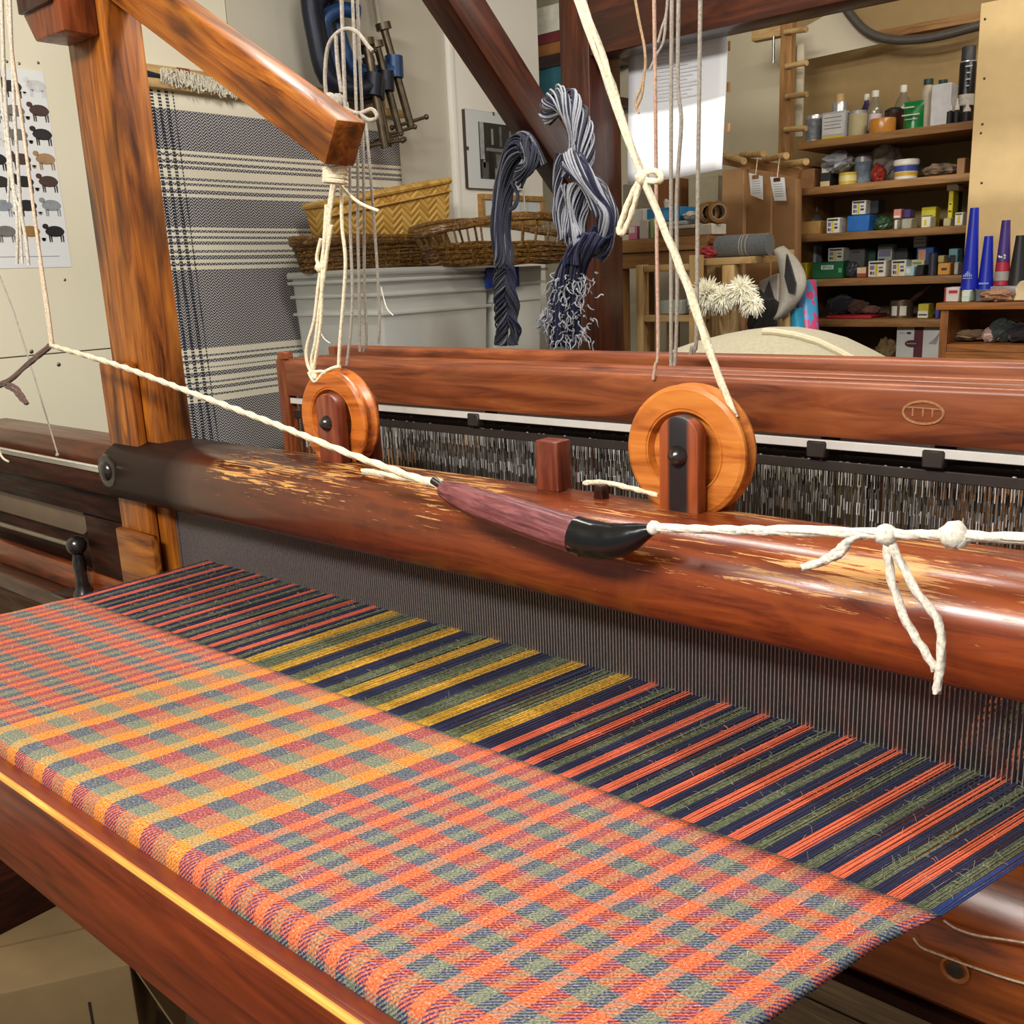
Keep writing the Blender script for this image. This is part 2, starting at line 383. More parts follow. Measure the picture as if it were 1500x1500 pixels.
prof = [(.892, 1.028), (.876, 1.040), (.868, 1.060), (.867, 1.083), (.872, 1.104), (.884, 1.122), (.902, 1.134), (.925, 1.140), (.955, 1.141), (1.012, 1.136), (1.02, 1.126), (1.02, 1.04), (1.0, 1.028)]
b = MB(); b.prism(prof, -1.795, .3, 'x'); cap = b.build('lay_cap', CAPM, lay, smooth=True, angle=50, grain='x', bevel=.006)
b = MB(); b.box(-1.2, .3, 1.0205, 1.034, 1.085, 1.128); b.build('cap_ledge', DARK(), lay, bevel=.003, grain='x')
c = P(172, 690, y=.87)
b = MB(); b.lathe([(.0, -.010), (.012, -.008), (.018, -.003), (.019, 0), (.031, .001), (.032, .004), (.0, .004)], (-1.765, .866, 1.088), 32, 'y'); b.build('bolt', BLACKM(), lay, smooth=True)
b = MB(); b.box(-1.808, -1.70, .902, .923, .62, 1.29); b.build('sword', HONEY(), lay, bevel=.006, grain='z')
b = MB(); b.box(-1.802, -1.668, .886, .901, .70, .967); b.build('sword_foot', HONEY(), lay, bevel=.003, grain='x')
# race board under the warp
b = MB(); b.prism([(.872, .70), (.858, .715), (.853, .76), (.858, .80), (.868, .822), (.915, .868), (.952, .876), (.975, .876), (.975, .70)], -1.66, .3, 'x')
b.build('race_board', wood('race_board_wood', (84, 34, 12), (140, 66, 24), (170, 88, 36), rough=.25, coat=.5, blotch=.5), lay, smooth=True, angle=35, grain='x')
b = MB(); b.box(-1.66, .3, .862, .98, .684, .699); b.build('race_base', DEEP(), lay, bevel=.002, grain='x')
c = P(1400, 1418, y=.854)
b = MB(); b.lathe([(.013, -.006), (.0135, -.008), (.011, -.0085), (.0085, -.006), (.008, .0)], c+Vector((0, .004, 0)), 16, 'y'); b.build('hole_bush', wood('bush_wood', (150, 80, 34), (180, 104, 50), (200, 130, 70)), lay, smooth=True)
b = MB(); b.lathe([(0, 0), (.008, .001)], c+Vector((0, -.0050, 0)), 14, 'y'); b.build('screw_head', BLACKM(), lay, smooth=True)
# the reed
b = MB(); b.box(-1.672, -1.655, .936, .95, .87, 1.03); b.box(-1.672, .3, .940, .95, .872, .884); b.box(-1.672, .3, .938, .952, 1.018, 1.032)
reed = b.build('reed', plain('reed_band', (92, 86, 86), .6, .2), lay)
b = MB(); i = 0; x = -1.652
while x < .29:
    b.box(x, x+.0011, .937, .949, .882, 1.02); x += .0047
tag(b.build('dents', plain('reed_steel', (150, 140, 138), .42, .55, .12, 200), reed), kind='stuff', label='fine steel wires of the reed')
# pulleys on top of the lay
def pulley(uc, vc, ubolt, vbolt, bm_, wm_):
    c = P(uc, vc, y=1.0); R = .079
    b = MB(); b.lathe([(0, -.006), (.046, -.006), (.047, -.010), (.049, -.0165), (.0505, -.0165), (.0515, -.0150), (.0525, -.0165), (.0745, -.0165), (R, -.0135), (R+.0008, -.010), (R-.007, -.003), (R-.007, .003), (R+.0008, .010), (R, .0145), (.074, .017), (0, .017)], (c.x, 1.0, c.z), 56, 'y')
    wh = b.build('pulley_wheel', wm_, lay, smooth=True, angle=30, grain='x')
    bx = P(ubolt, vbolt, y=.958)
    zt = bx.z+.050; w = .026; prof = [(-w, 1.132), (w, 1.132), (w, zt-w)]+[(w*math.cos(a), zt-w+w*.85*math.sin(a)) for a in [math.pi*k/12 for k in range(1, 12)]]+[(-w, zt-w)]
    b = MB(); b.prism([(bx.x+p, z) for p, z in prof], .958, .979, 'y'); br = b.build('pulley_bracket', bm_, lay, bevel=.003, grain='z')
    b = MB(); b.lathe([(0, -.0125), (.006, -.011), (.0105, -.006), (.0125, 0)], (bx.x, .958, bx.z), 18, 'y'); b.build('pulley_bolt', BLACKM(), br, smooth=True)
    b = MB(); b.prism([(bx.x+.012+p*.8, z-.004) for p, z in prof], 1.021, 1.040, 'y'); b.build('pulley_bracket', bm_, lay, bevel=.003, grain='z')
def striped_bracket():
    t = NT('bracket_with_black_strip'); v = t.coords((1, 14, 14), False); f = t.noise(v, 4, 6, .6, 1)
    base = t.ramp(f, [(.3, lin((104, 40, 18))), (.7, lin((160, 80, 40)))])
    tc = t.n('ShaderNodeTexCoord'); sx = t.n('ShaderNodeSeparateXYZ'); t.l(tc.outputs['Object'], sx.inputs[0])
    # local x runs up the plank; the worn black strip runs down its middle
    wob = t.math('MULTIPLY_ADD', t.noise(t.coords((8, 3, 3), False), 2, 2), .006, t.math('ABSOLUTE', t.math('ADD', sx.outputs[2], 0)))
    wob2 = t.math('MULTIPLY_ADD', t.noise(t.coords((8, 3, 3), False), 2, 2), .006, t.math('ABSOLUTE', sx.outputs[1]))
    m = t.math('MINIMUM', wob, 1.0)
    m2 = t.math('MAXIMUM', wob2, 0.0)
    k = t.ramp(t.math('MULTIPLY', m2 if False else t.math('MULTIPLY', t.math('ABSOLUTE', sx.outputs[1]), 1.0), 40), [(.42, (1, 1, 1, 1)), (.60, (0, 0, 0, 1))])
    t.l(t.mix(k, base, lin((34, 30, 32))), t.b.inputs['Base Color']); t.b.inputs['Roughness'].default_value = .4; return t.m
WHEEL = wood('wheel_wood', (148, 76, 24), (192, 110, 40), (214, 136, 58), rough=.4, blotch=.25, knots=False)
WHEEL2 = wood('stained_wheel_wood', (110, 48, 14), (184, 98, 32), (214, 126, 46), rough=.38, blotch=.6)
pulley(1011, 660, 993, 668, striped_bracket(), WHEEL)
pulley(497, 613, 479, 620, RED(), WHEEL2)
p = P(812, 700, y=.985)
b = MB(); b.box(p.x-.020, p.x+.018, .97, 1.0, 1.139, 1.139+.067); b.build('guide_block', RED(), lay, bevel=.003, grain='z')
p = P(880, 745, y=.97)
b = MB(); b.prism([(p.x-.008, 1.139), (p.x+.007, 1.139), (p.x+.005, 1.157), (p.x-.005, 1.157)], .965, .98, 'y'); b.build('peg', DARK(), lay, bevel=.001)
p0 = P(860, 735, y=.99); p1 = P(968, 745, y=.99)
b = MB(); b.tube([(p0.x, .985, 1.153), ((p0.x+p1.x)/2-.02, .982, 1.158), (p1.x, .985, 1.150)], .0032, 8, 90, 3); tag(b.build('guide_cord', CREAM(), lay, smooth=True), 'short cream cord over a peg')
# shuttle box at the left end of the lay
XE = -2.62
b = MB(); b.box(XE, -1.81, .955, 1.045, 1.062, 1.112); b.build('box_top_rail', wood('box_rail_wood', (58, 30, 18), (88, 44, 24), (112, 58, 30), blotch=.3, knots=False), lay, bevel=.003, grain='x')
b = MB(); b.ball((-1.93, .985, 1.113), .016, 8, 5, (1.7, 1, .5), .25); b.build('grease_lump', BLACKM(), lay, smooth=True)
b = MB(); b.tube([(XE, .936, 1.066), (-1.815, .936, 1.066)], .0028, 8, sub=1); tag(b.build('box_wire', plain('bright_wire', (226, 222, 214), .3, .5), lay, smooth=True), 'bright steel wire')
b = MB(); b.lathe([(.0, XE), (.022, XE), (.022, -1.825), (.016, -1.812), (0, -1.812)], (0, .93, 1.034), 18, 'x'); b.build('box_round_bar', DEEP(), lay, smooth=True, grain='x')
b = MB(); b.box(XE, -1.812, .936, .952, .955, 1.018); b.build('box_front_board', DEEP(), lay, bevel=.004, grain='x')
b = MB(); b.box(-2.035, -1.812, .936, .952, .824, .954); b.build('box_front_board', DEEP(), lay, bevel=.004, grain='x')
b = MB(); zc = .923; r = .03
b.prism([(XE, zc-r), (-2.105, zc-r)]+[(-2.105+r*math.sin(a), zc-r*math.cos(a)) for a in [math.pi*k/10 for k in range(1, 10)]]+[(-2.105, zc+r), (XE, zc+r)], .958, .97, 'y')
tag(b.build('box_inner_board', plain('greyed_wood', (112, 92, 72), .55, 0, .1, 9), lay, bevel=.002), 'greyed bare wood')
b = MB(); b.box(XE, -2.03, .972, .985, .76, 1.02); b.build('box_back_board', DEEP(), lay, grain='x')
c = P(112, 799, y=.915)
b = MB(); b.tube([(XE, .915, c.z-.006), (c.x, .915, c.z-.002)], .0055, 10, sub=1); b.build('spindle', plain('grey_rod', (140, 128, 112), .4, .7), lay, smooth=True)
b = MB(); b.ball(c, .0215, 20, 14); b.lathe([(.020, .768), (.023, .776), (.016, .79), (.0125, .81), (.0125, .83), (.015, .845), (.010, .87)], (c.x, c.y, 0), 18); kb = b.build('spindle_knob', BLACKM(), lay, smooth=True)
b = MB(); b.box(c.x-.10, c.x+.05, .885, .935, .762, .770); b.build('knob_plate', BLACKM(), lay, bevel=.003)
b = MB(); b.box(XE, -1.81, .90, .956, .72, .762); b.build('box_bottom_rail', wood('low_rail_wood', (40, 18, 9), (74, 36, 17), (104, 54, 24)), lay, bevel=.004, grain='x')
b = MB(); b.box(XE, -1.81, .936, .957, .763, .822); b.build('box_bottom_rail', OAK(), lay, bevel=.004, grain='x')
b = MB(); b.box(XE, -1.81, .905, .93, .48, .719); b.build('box_apron', wood('apron_wood', (42, 26, 14), (62, 40, 22), (78, 52, 30), spec=.15, coat=0, rough=.55, blotch=.2, knots=False), lay, bevel=.003, grain='x')

# ------------------------------------------------------------------ heddle shafts
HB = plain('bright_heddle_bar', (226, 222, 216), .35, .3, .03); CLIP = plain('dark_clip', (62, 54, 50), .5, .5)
_h = NT('heddle_wire'); _f = _h.noise(_h.coords((310, 310, 9)), 1, 2, .5)  # loops and eyes: steel glints painted into the colour
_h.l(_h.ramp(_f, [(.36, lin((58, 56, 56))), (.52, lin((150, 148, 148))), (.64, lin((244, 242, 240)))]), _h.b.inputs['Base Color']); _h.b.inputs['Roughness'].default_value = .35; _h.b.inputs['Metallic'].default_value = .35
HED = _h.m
_h = NT('heddle_painted_dim'); _f = _h.noise(_h.coords((310, 310, 9)), 1, 2, .5)  # same steel painted darker below the loops, with weaker glints
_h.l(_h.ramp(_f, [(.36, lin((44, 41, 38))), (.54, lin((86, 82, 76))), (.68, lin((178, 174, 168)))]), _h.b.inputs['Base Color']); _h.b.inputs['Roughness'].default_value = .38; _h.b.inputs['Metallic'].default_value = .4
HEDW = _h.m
SHW = wood('shaft_wood', (84, 36, 16), (126, 62, 30), (154, 86, 44), rough=.42, coat=.12, blotch=.45)
def heddle_mesh(seed, z0, dens=214):
    rd = random.Random(seed); b = MB(); d_ = MB()
    for i in range(dens):
        x = -1.60+i*(1.85/dens)+rd.uniform(-.0018, .0018); zt = z0-.004-rd.uniform(0, .006); ze = z0-.068+rd.uniform(-.004, .004); a = rd.uniform(-.0012, .0012)
        w = .0010
        d_.box(x-w, x+w, -.0006, .0006, ze+.006, zt-.028); b.box(x-.0021, x-.0013, -.0006, .0006, zt-.03, zt); b.box(x+.0013, x+.0021, -.0006, .0006, zt-.03, zt)
        b.box(x-.002, x+.002, -.0007, .0007, zt, zt+.0012); b.box(x-.0022, x-.0010, -.0008, .0008, ze-.008, ze+.008); b.box(x+.0010, x+.0022, -.0008, .0008, ze-.008, ze+.008)
        d_.box(x-w+a, x+w+a, -.0006, .0006, .70, ze-.006)
    return b, d_
SH_LAB = ['front heddle shaft with an oval branded mark, nearest the pulleys', 'second heddle shaft from the front, plain reddish rail', 'third heddle shaft from the front, plain reddish rail', 'rearmost heddle shaft, its rail standing a little higher']
for k in range(4):
    ys = 1.200+.046*k; dz = (0, 0, 0, .016)[k]
    sh = thing('heddle_shaft', SH_LAB[k], 'heddle shaft', (-.7, ys+.012, .62), 'heddle shafts behind the lay')
    b = MB(); b.prism([(ys, 1.197+dz), (ys, 1.262+dz), (ys+.005, 1.268+dz), (ys+.024, 1.270+dz), (ys+.028, 1.197+dz)], -1.632, .3, 'x'); b.build('top_rail', SHW, sh, bevel=.0025, grain='x')
    b = MB(); b.box(-1.662, -1.634, ys+.001, ys+.027, .62, 1.268+dz); b.build('side_stile', SHW, sh, bevel=.003, grain='z')
    if k == 0:
        b = MB(); b.prism([(-1.66, 1.2695), (-1.632, 1.2695), (-1.635, 1.284), (-1.657, 1.284)], ys+.004, ys+.026, 'y'); b.build('stile_peg', SHW, sh, bevel=.002)
    b = MB(); b.box(-1.632, .3, ys+.002, ys+.026, .62, .67); b.build('bottom_rail', SHW, sh, bevel=.003, grain='x')
    b = MB(); b.box(-1.632, .3, ys+.006, ys+.010, 1.180+dz, 1.192+dz); b.build('heddle_bar', HB, sh, bevel=.001, seg=1)
    b = MB(); b.box(-1.632, .3, ys+.012, ys+.015, 1.150+dz, 1.164+dz); b.build('heddle_bar', CLIP, sh, bevel=.001, seg=1)
    for u in (692, 1194, 1367):
        p = P(u, 640, y=1.2); b = MB(); b.box(p.x-.013, p.x+.013, ys+.002, ys+.017, 1.168+dz, 1.190+dz); b.build('bar_clip', CLIP, sh, bevel=.002, seg=1)
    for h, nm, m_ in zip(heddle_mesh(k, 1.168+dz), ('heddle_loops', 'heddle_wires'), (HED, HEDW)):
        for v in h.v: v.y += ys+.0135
        tag(h.build(nm, m_, sh), kind='stuff', label='row of thin steel heddle wires' if nm == 'heddle_wires' else 'loops and eyes of the heddles, glints painted in')
    if k == 0:
        c = P(1352, 605, y=ys-.001); BR = plain('branded_mark', (158, 110, 68), .6, 0, .2, 200)
        b = MB(); b.tube([(c.x+.0235*math.cos(a), ys-.0003, c.z+.0135*math.sin(a)) for a in [2*math.pi*i/40 for i in range(41)]], .0018, 6, sub=1)
        b.tube([(c.x-.020, ys-.0003, c.z+.0060), (c.x+.0205, ys-.0003, c.z+.0050)], .0011, 6, sub=1)
        for dx in (-.012, 0, .011): b.tube([(c.x+dx, ys-.0003, c.z+.005), (c.x+dx, ys-.0003, c.z-.0045)], .0013, 5, sub=1)
        tag(b.build('branded_mark', BR, sh, smooth=True), 'oval mark with three T strokes')

# ------------------------------------------------------------------ stripes of the warp
NAVY = (24, 26, 62); SAGE = (90, 96, 70); CORAL = (208, 96, 64); MUST = (192, 146, 40); BLUE = (26, 48, 106)
seg = []
def run(x0, parts):
    for c, w in parts: seg.append((x0, x0+w, c)); x0 += w
    return x0
x = run(-1.572, [(NAVY, .006)])
for i in range(9): x = run(x, [(CORAL, .0118), (NAVY, .0118), (SAGE, .0124), (NAVY, .0117)])
x = run(x, [(CORAL, .012), (NAVY, .0105), (SAGE, .0105), (NAVY, .009)])
x = run(x, [(MUST, .0205), (SAGE, .034), (MUST, .0205)])
for i in range(5): x = run(x, [(NAVY, .0235), (SAGE, .0245), (MUST, .0212)])
x = run(x, [(NAVY, .0235)])
for i in range(9): x = run(x, [(CORAL, .0128), (NAVY, .0113), (SAGE, .0115), (NAVY, .0112)])
x = run(x, [(CORAL, .0125), (NAVY, .0105), (SAGE, .0115), (BLUE, .0090)])
U0 = seg[0][0]; U1 = seg[-1][1]
def y_fell(u): return .686+(u+1.56)*.0085
def x_reed(u): return -1.554+(u+1.56)*1.0464
YR = .944; ZW = .924
YM = {NAVY: fibre('navy_yarn', NAVY, var=.3, scale=500), SAGE: fibre('sage_yarn', SAGE, var=.42, scale=300), CORAL: fibre('coral_yarn', CORAL, var=.16, scale=420), MUST: fibre('mustard_yarn', MUST, var=.3, scale=300), BLUE: fibre('bright_blue_yarn', BLUE, var=.3, scale=500)}
warp = thing('warp', 'striped wool warp threads stretched from the cloth edge through the reed', 'yarn', (-.87, .82, ZW))
for (a, b_, c) in seg:
    n = max(3, round((b_-a)/.00168)); mb = MB()
    for i in range(n):
        u = a+(b_-a)*(i+.5)/n; dz = random.uniform(-.0011, .0011); xr = x_reed(u); yf = y_fell(u); j = random.uniform(-.0004, .0004)
        sl = (xr-u)/(YR-yf)
        pts = [(u-sl*.004, yf-.004, ZW-.0004), (u+sl*.02, yf+.02, ZW+dz*.6), (u+sl*.12+j, yf+.12, ZW+dz), (xr, YR, ZW+dz*1.3), (xr, 1.28, ZW+.012+dz*3), (xr, 1.72, ZW+.012)]
        mb.tube(pts, .00078, 4, sub=1)
    mb.build('warp_stripe', YM[c], warp, smooth=True)
def hairs(n, spot, m, parent, name):
    b = MB()
    for i in range(n):
        p = spot(); d = Vector((random.gauss(0, 1), random.gauss(0, 1), abs(random.gauss(.5, .4)))).normalized()*random.uniform(.003, .008)
        b.tube([p, p+d*.55+Vector((0, 0, .0006)), p+d+Vector((0, 0, -.0006))], .00017, 3, sub=1)
    tag(b.build(name, m, parent, smooth=True), kind='stuff')
def on_warp(c):
    ss = [s for s in seg if s[2] == c]
    def f():
        a, b_, _ = random.choice(ss); u = random.uniform(a, b_); yf = y_fell(u); t_ = random.random()**.8*.24; return Vector((u+(x_reed(u)-u)/(YR-yf)*t_, yf+t_, ZW+.0012))
    return f
hairs(1500, on_warp(SAGE), fibre('sage_hair', (150, 152, 124)), warp, 'fuzz'); hairs(500, on_warp(NAVY), fibre('navy_hair', (70, 74, 112)), warp, 'fuzz'); hairs(500, on_warp(MUST), fibre('mustard_hair', (220, 180, 80)), warp, 'fuzz'); hairs(400, on_warp(CORAL), fibre('coral_hair', (236, 140, 100)), warp, 'fuzz')

# ------------------------------------------------------------------ the woven cloth
def cloth_mat():
    t = NT('checked_tweed'); at = t.n('ShaderNodeVertexColor', layer_name='warp'); wc = at.outputs[0]
    uv = t.n('ShaderNodeUVMap', uv_map='UV'); sx = t.n('ShaderNodeSeparateXYZ'); t.l(uv.outputs[0], sx.inputs[0]); U, V = sx.outputs[0], sx.outputs[1]
    vec = t.n('ShaderNodeCombineXYZ'); t.l(U, vec.inputs[0]); t.l(V, vec.inputs[1])
    wob = t.noise(vec.outputs[0], 60, 3, .6)
    ph = t.math('FRACT', t.math('MULTIPLY_ADD', t.math('MULTIPLY_ADD', wob, .0016, V), 1/.05, -.10))
    dark = t.ramp(ph, [(.0, (0, 0, 0, 1)), (.52, (0, 0, 0, 1)), (.56, (1, 1, 1, 1)), (.97, (1, 1, 1, 1)), (1, (0, 0, 0, 1))])
    fz = t.noise(vec.outputs[0], 520, 2, .6); fz2 = t.noise(vec.outputs[0], 240, 3, .7)
    weft = t.mix(dark, lin((224, 108, 58)), lin((126, 132, 114)))
    wc = t.mix(.05, wc, lin((124, 132, 172)))
    # two-and-two twill, its ribs at 45 degrees, broken up by the hairiness of the yarn
    k = 1/.0046
    tw = t.math('FRACT', t.math('MULTIPLY_ADD', fz2, .35, t.math('ADD', t.math('MULTIPLY', U, k), t.math('MULTIPLY', V, k))))
    msk = t.ramp(tw, [(0, (.22,)*3+(1,)), (.14, (.86,)*3+(1,)), (.48, (.9,)*3+(1,)), (.62, (.22,)*3+(1,)), (1, (.22,)*3+(1,))])
    c = t.mix(msk, weft, wc)
    c = t.mix(t.ramp(fz, [(.28, (.85,)*3+(1,)), (.50, (0, 0, 0, 1))]), c, (.012, .012, .02, 1))
    c = t.mix(t.ramp(fz, [(.54, (0, 0, 0, 1)), (.74, (.42,)*3+(1,))]), c, lin((226, 212, 188)))
    t.l(c, t.b.inputs['Base Color']); t.b.inputs['Roughness'].default_value = .95; t.b.inputs['Specular IOR Level'].default_value = .05
    h = t.math('ADD', t.math('MULTIPLY', t.math('SINE', t.math('MULTIPLY', tw, 6.283)), .5), fz); t.bump(h, .5, .0009); return t.m
def cloth():
    xs = [seg[0][0]]; cols = []
    for a, b_, c in seg:
        n = 2 if b_-a > .009 else 1
        for i in range(n): xs.append(a+(b_-a)*(i+1)/n); cols.append(c)
    prof = [(0, 0)]   # (drop of y from the fell, z) along the cloth, then the arc over the breast bar
    rows = []; yb = .3935; rb = .0130; zb = .9120
    N1 = 26
    def path(u):
        yf = y_fell(u); out = []; d = 0; last = None
        pts = [(yf+(yb-yf)*i/N1, ZW+(zb+rb-ZW)*i/N1) for i in range(N1+1)]
        pts += [(yb-rb*math.sin(a), zb+rb*math.cos(a)) for a in [math.radians(15*k) for k in range(1, 7)]]
        pts += [(yb-rb-.0010, zb-.012), (yb-rb-.0012, zb-.035), (yb-rb-.0005, zb-.08)]
        for p in pts:
            if last: d += math.hypot(p[0]-last[0], p[1]-last[1])
            out.append((p[0], p[1], d)); last = p
        return out
    vs = []; uvs = []; nr = None
    for u in xs:
        pp = path(u); nr = len(pp); f = (u+1.57)/1.38; s = .17+.085*f
        for (y, z, d) in pp:
            e = max(0, (u-(U1-.012))/.012); e2 = max(0, ((U0+.006)-u)/.006)
            x = u+s*(max(y, .38)-y_fell(u))-.012*math.sin(max(0, min(1, d/.06))*1.57)*max(0, (f-.985))/.015
            vs.append(Vector((x, y, z+.0011*mnoise.noise(Vector((x*30, y*30, 0)))*min(1, d/.02)-.006*e*e*min(1, d/.03)-.002*e2)))
            uvs.append((u, d*.05/(.0505-.0027*max(0, min(1, (u+1.0)/.7)))))
    fs = [(i*nr+j, (i+1)*nr+j, (i+1)*nr+j+1, i*nr+j+1) for i in range(len(xs)-1) for j in range(nr-1)]
    b = MB(); b.add(vs, fs); o = b.build('woven_cloth', cloth_mat(), smooth=True, angle=80)
    CL = {NAVY: (32, 36, 92), SAGE: (116, 118, 94), CORAL: (216, 106, 66), MUST: (214, 152, 42), BLUE: (34, 48, 104)}
    paint(o, 'warp', [lin(CL[cols[min(p.vertices)//nr]]) for p in o.data.polygons], uvs)
    md = o.modifiers.new('thick', 'SOLIDIFY'); md.thickness = .0018; md.offset = -1
    def on_cloth():
        u = random.uniform(U0+.01, U1-.02); yy = random.uniform(.388, .68); f = (u+1.57)/1.38
        return Vector((u+(.17+.085*f)*(yy-y_fell(u)), yy, ZW+(.0012 if yy > .394 else -.002)))
    hairs(1800, on_cloth, fibre('pale_hair', (222, 206, 184)), o, 'fuzz')
    tag(o, 'checked tweed cloth in coral, mustard and sage coming off the loom', 'cloth')
cloth()

# ================================================================== the picking handle and the cords
def px(path, y): return [P(q[0], q[1], y=(q[2] if len(q) > 2 else y)) for q in path]
hd = thing('picking_stick', 'maroon tape-wrapped wooden picking handle with a black taped tip', 'picking stick', P(800, 790, y=.83))
HY = .832
cl = px([(648, 716), (672, 726), (710, 741), (760, 757), (810, 774), (858, 790)], HY)
TAPE = NT('maroon_tape'); v = TAPE.coords((10, 90, 90)); f = TAPE.noise(v, 2, 5, .6, .6)
TAPE.l(TAPE.ramp(f, [(.3, lin((62, 32, 34))), (.5, lin((112, 60, 62))), (.72, lin((150, 92, 92)))]), TAPE.b.inputs['Base Color']); TAPE.b.inputs['Roughness'].default_value = .34; TAPE.bump(f, .5, .002)
b = MB(); b.tube(cl, [.0095, .0150, .0185, .0200, .0205, .0200], 28, 1.3, 9, 4, .06); b.build('wrapped_grip', TAPE.m, hd, smooth=True, grain=tuple(cl[-1]-cl[0]), angle=70)
cl2 = px([(844, 784), (872, 791), (900, 792), (925, 786), (945, 779), (958, 775)], HY)
b = MB(); b.tube(cl2, [.0216, .0212, .0196, .0152, .0090, .0045], 20, 0, 0, 4, 0, .03); tag(b.build('taped_tip', plain('black_tape', (16, 17, 19), .22, 0, .3, 20, .3), hd, smooth=True), 'shiny black taped tip')
pa = P(634, 703, y=.83); pb = P(662, 722, y=.832)
b = MB(); b.tube([pa, pb], .0052, 12, sub=1); tag(b.build('tube_end', BLACKM(), hd, smooth=True), 'dark metal tube')
def cord(name, label, paths, r, m, y=.83, cat='cord', group=None, twist=0, sub=5, lobes=3, n=9, amp=.30, balls=()):
    b = MB()
    for p in paths: b.tube(px(p, y), r, 12 if twist else 6, twist, lobes if twist else 0, sub, amp)
    for (u, v, rr) in balls: b.ball(P(u, v, y=y), rr, 10, 7, (1, 1, 1), .12)
    return tag(b.build(name, m, smooth=True, angle=80), label, cat, group)
cord('picking_rope', 'thick twisted cream cord running from the handle up left past the post', [[(652, 715, .832), (520, 668), (400, 620), (290, 579), (190, 541), (130, 522), (76, 506)], [(650, 708), (600, 700), (560, 694), (532, 690)]], .0042, CREAM(), .835, twist=55, sub=2)
cord('picking_rope', 'white fluffy cord tied to the tip of the handle, knotted on the right', [[(952, 774), (1060, 775), (1180, 776), (1298, 780), (1400, 786), (1500, 790), (1560, 794)], [(960, 772), (1080, 778), (1200, 780), (1298, 784), (1398, 783), (1500, 788)],
     [(1296, 782), (1262, 784), (1243, 792), (1228, 806), (1205, 822), (1176, 832)], [(1240, 794), (1236, 806), (1222, 816), (1206, 822)],
     [(1298, 783), (1301, 820), (1310, 865), (1330, 915), (1352, 950), (1371, 982)], [(1302, 785), (1318, 822), (1345, 870), (1372, 905), (1379, 940), (1376, 985), (1371, 1015)]],
     .0034, WHITEC(), .81, twist=70, sub=3, balls=((1298, 783, .0095), (1397, 783, .0115), (1404, 790, .008), (958, 773, .0075)))
cord('shedding_rope', 'pale cord hanging down in front of the sheep poster to the cord fork', [[(77, 506), (70, 450), (60, 385), (47, 290), (34, 190), (18, 80), (8, -20)], [(75, 506), (66, 440), (58, 380)]], .0032, fibre('peach_cord', (238, 210, 184)), .84, balls=((76, 505, .0055),))
cord('shedding_rope', 'dark brown twisted cord going left from the cord fork', [[(74, 508), (40, 536), (8, 562), (-30, 574)], [(72, 506), (40, 532), (10, 558), (-30, 566)], [(6, 560), (22, 566), (32, 578), (40, 592)], [(8, 566), (20, 572), (30, 584), (38, 591)]], .0034, fibre('brown_cord', (112, 88, 78)), .84, twist=50)
cord('thin_string', 'thin grey string slanting down from the top left to the shuttle box', [[(-10, 380), (20, 455), (45, 535), (68, 610), (85, 667)]], .0018, GREYC(), .925, sub=1, balls=((84, 666, .004),))
WL = 'white cords hanging by the sheep poster'
for p, r, lb in (([(2, -10), (7, 130), (16, 250), (25, 320), (25, 386)], .0034, 'long white cord ending at the foot of the sheep poster, left of two long ones'), ([(14, -10), (20, 140), (27, 255), (31, 310), (38, 352), (42, 388)], .0032, 'long white cord ending at the foot of the sheep poster, right of two long ones'), ([(-6, 60), (3, 150), (8, 200), (13, 250), (12, 296)], .0026, 'short white cord at the very left edge, ending two thirds down the sheep poster'), ([(6, 150), (14, 215), (22, 285), (30, 305)], .0024, 'thin white cord crossing from the left one to the right one'), ([(28, 300), (30, 340), (33, 386)], .0026, 'short white cord end dangling between the two long ones')):
    cord('hanging_string', lb, [p], r, WHITEC(), .84, group=WL, sub=4)
cord('hanging_string', 'short loose string end hanging just above the left shuttle box', [[(-8, 640), (2, 668), (12, 676)]], .0026, CREAM(), .90)
# rope over the right pulley
cord('pulley_rope', 'thick cream rope slanting down to the right pulley with a looped bow knot', [[(838, -20), (880, 95), (912, 185), (941, 260), (1002, 410), (1040, 520), (1077, 612)], [(846, -20), (886, 90), (918, 190), (943, 262), (1006, 412), (1045, 525), (1076, 607)],
     [(940, 258), (922, 292), (909, 328), (908, 342), (915, 338), (926, 310), (937, 272), (942, 260)], [(940, 255), (952, 251), (964, 253), (970, 260), (962, 266), (944, 263)]], .0033, CREAM(), 1.0, twist=45, sub=3, balls=((941, 260, .0085),))
RS = 'strings lifting the heddle shafts on the right'
YH = 1.235
cord('lifting_string', 'pinkish brown string dropping to a small hook on the front heddle rail', [[(958, -10), (960, 150), (962, 350), (964, 510), (960, 535), (957, 556)]], .0026, PINKC(), 1.197, group=RS)
cord('lifting_string', 'grey string straight down, second from the left by the white sheet', [[(984, -10), (983, 200), (983, 400), (983, 536)]], .0028, GREYC(), 1.25, group=RS)
cord('lifting_string', 'grey string with a side bend over the white sheet, third from the left', [[(994, -10), (993, 120), (998, 175), (994, 240), (991, 300), (992, 420), (990, 512), (988, 536)]], .0028, GREYC(), 1.25, group=RS)
cord('lifting_string', 'rightmost grey string, ending in a little hooked loop on the rail', [[(1026, -10), (1024, 150), (1022, 300), (1020, 498), (1014, 506), (1012, 520)]], .0030, GREYC(), 1.29, group=RS)
cord('frayed_string', 'loose frayed string end dangling over the white sheet at left', [[(929, -10), (936, 30), (944, 70), (945, 100), (938, 130), (931, 150), (936, 166)], [(944, 105), (940, 140), (932, 158)]], .0020, fibre('tan_string', (186, 156, 118)), 1.3)
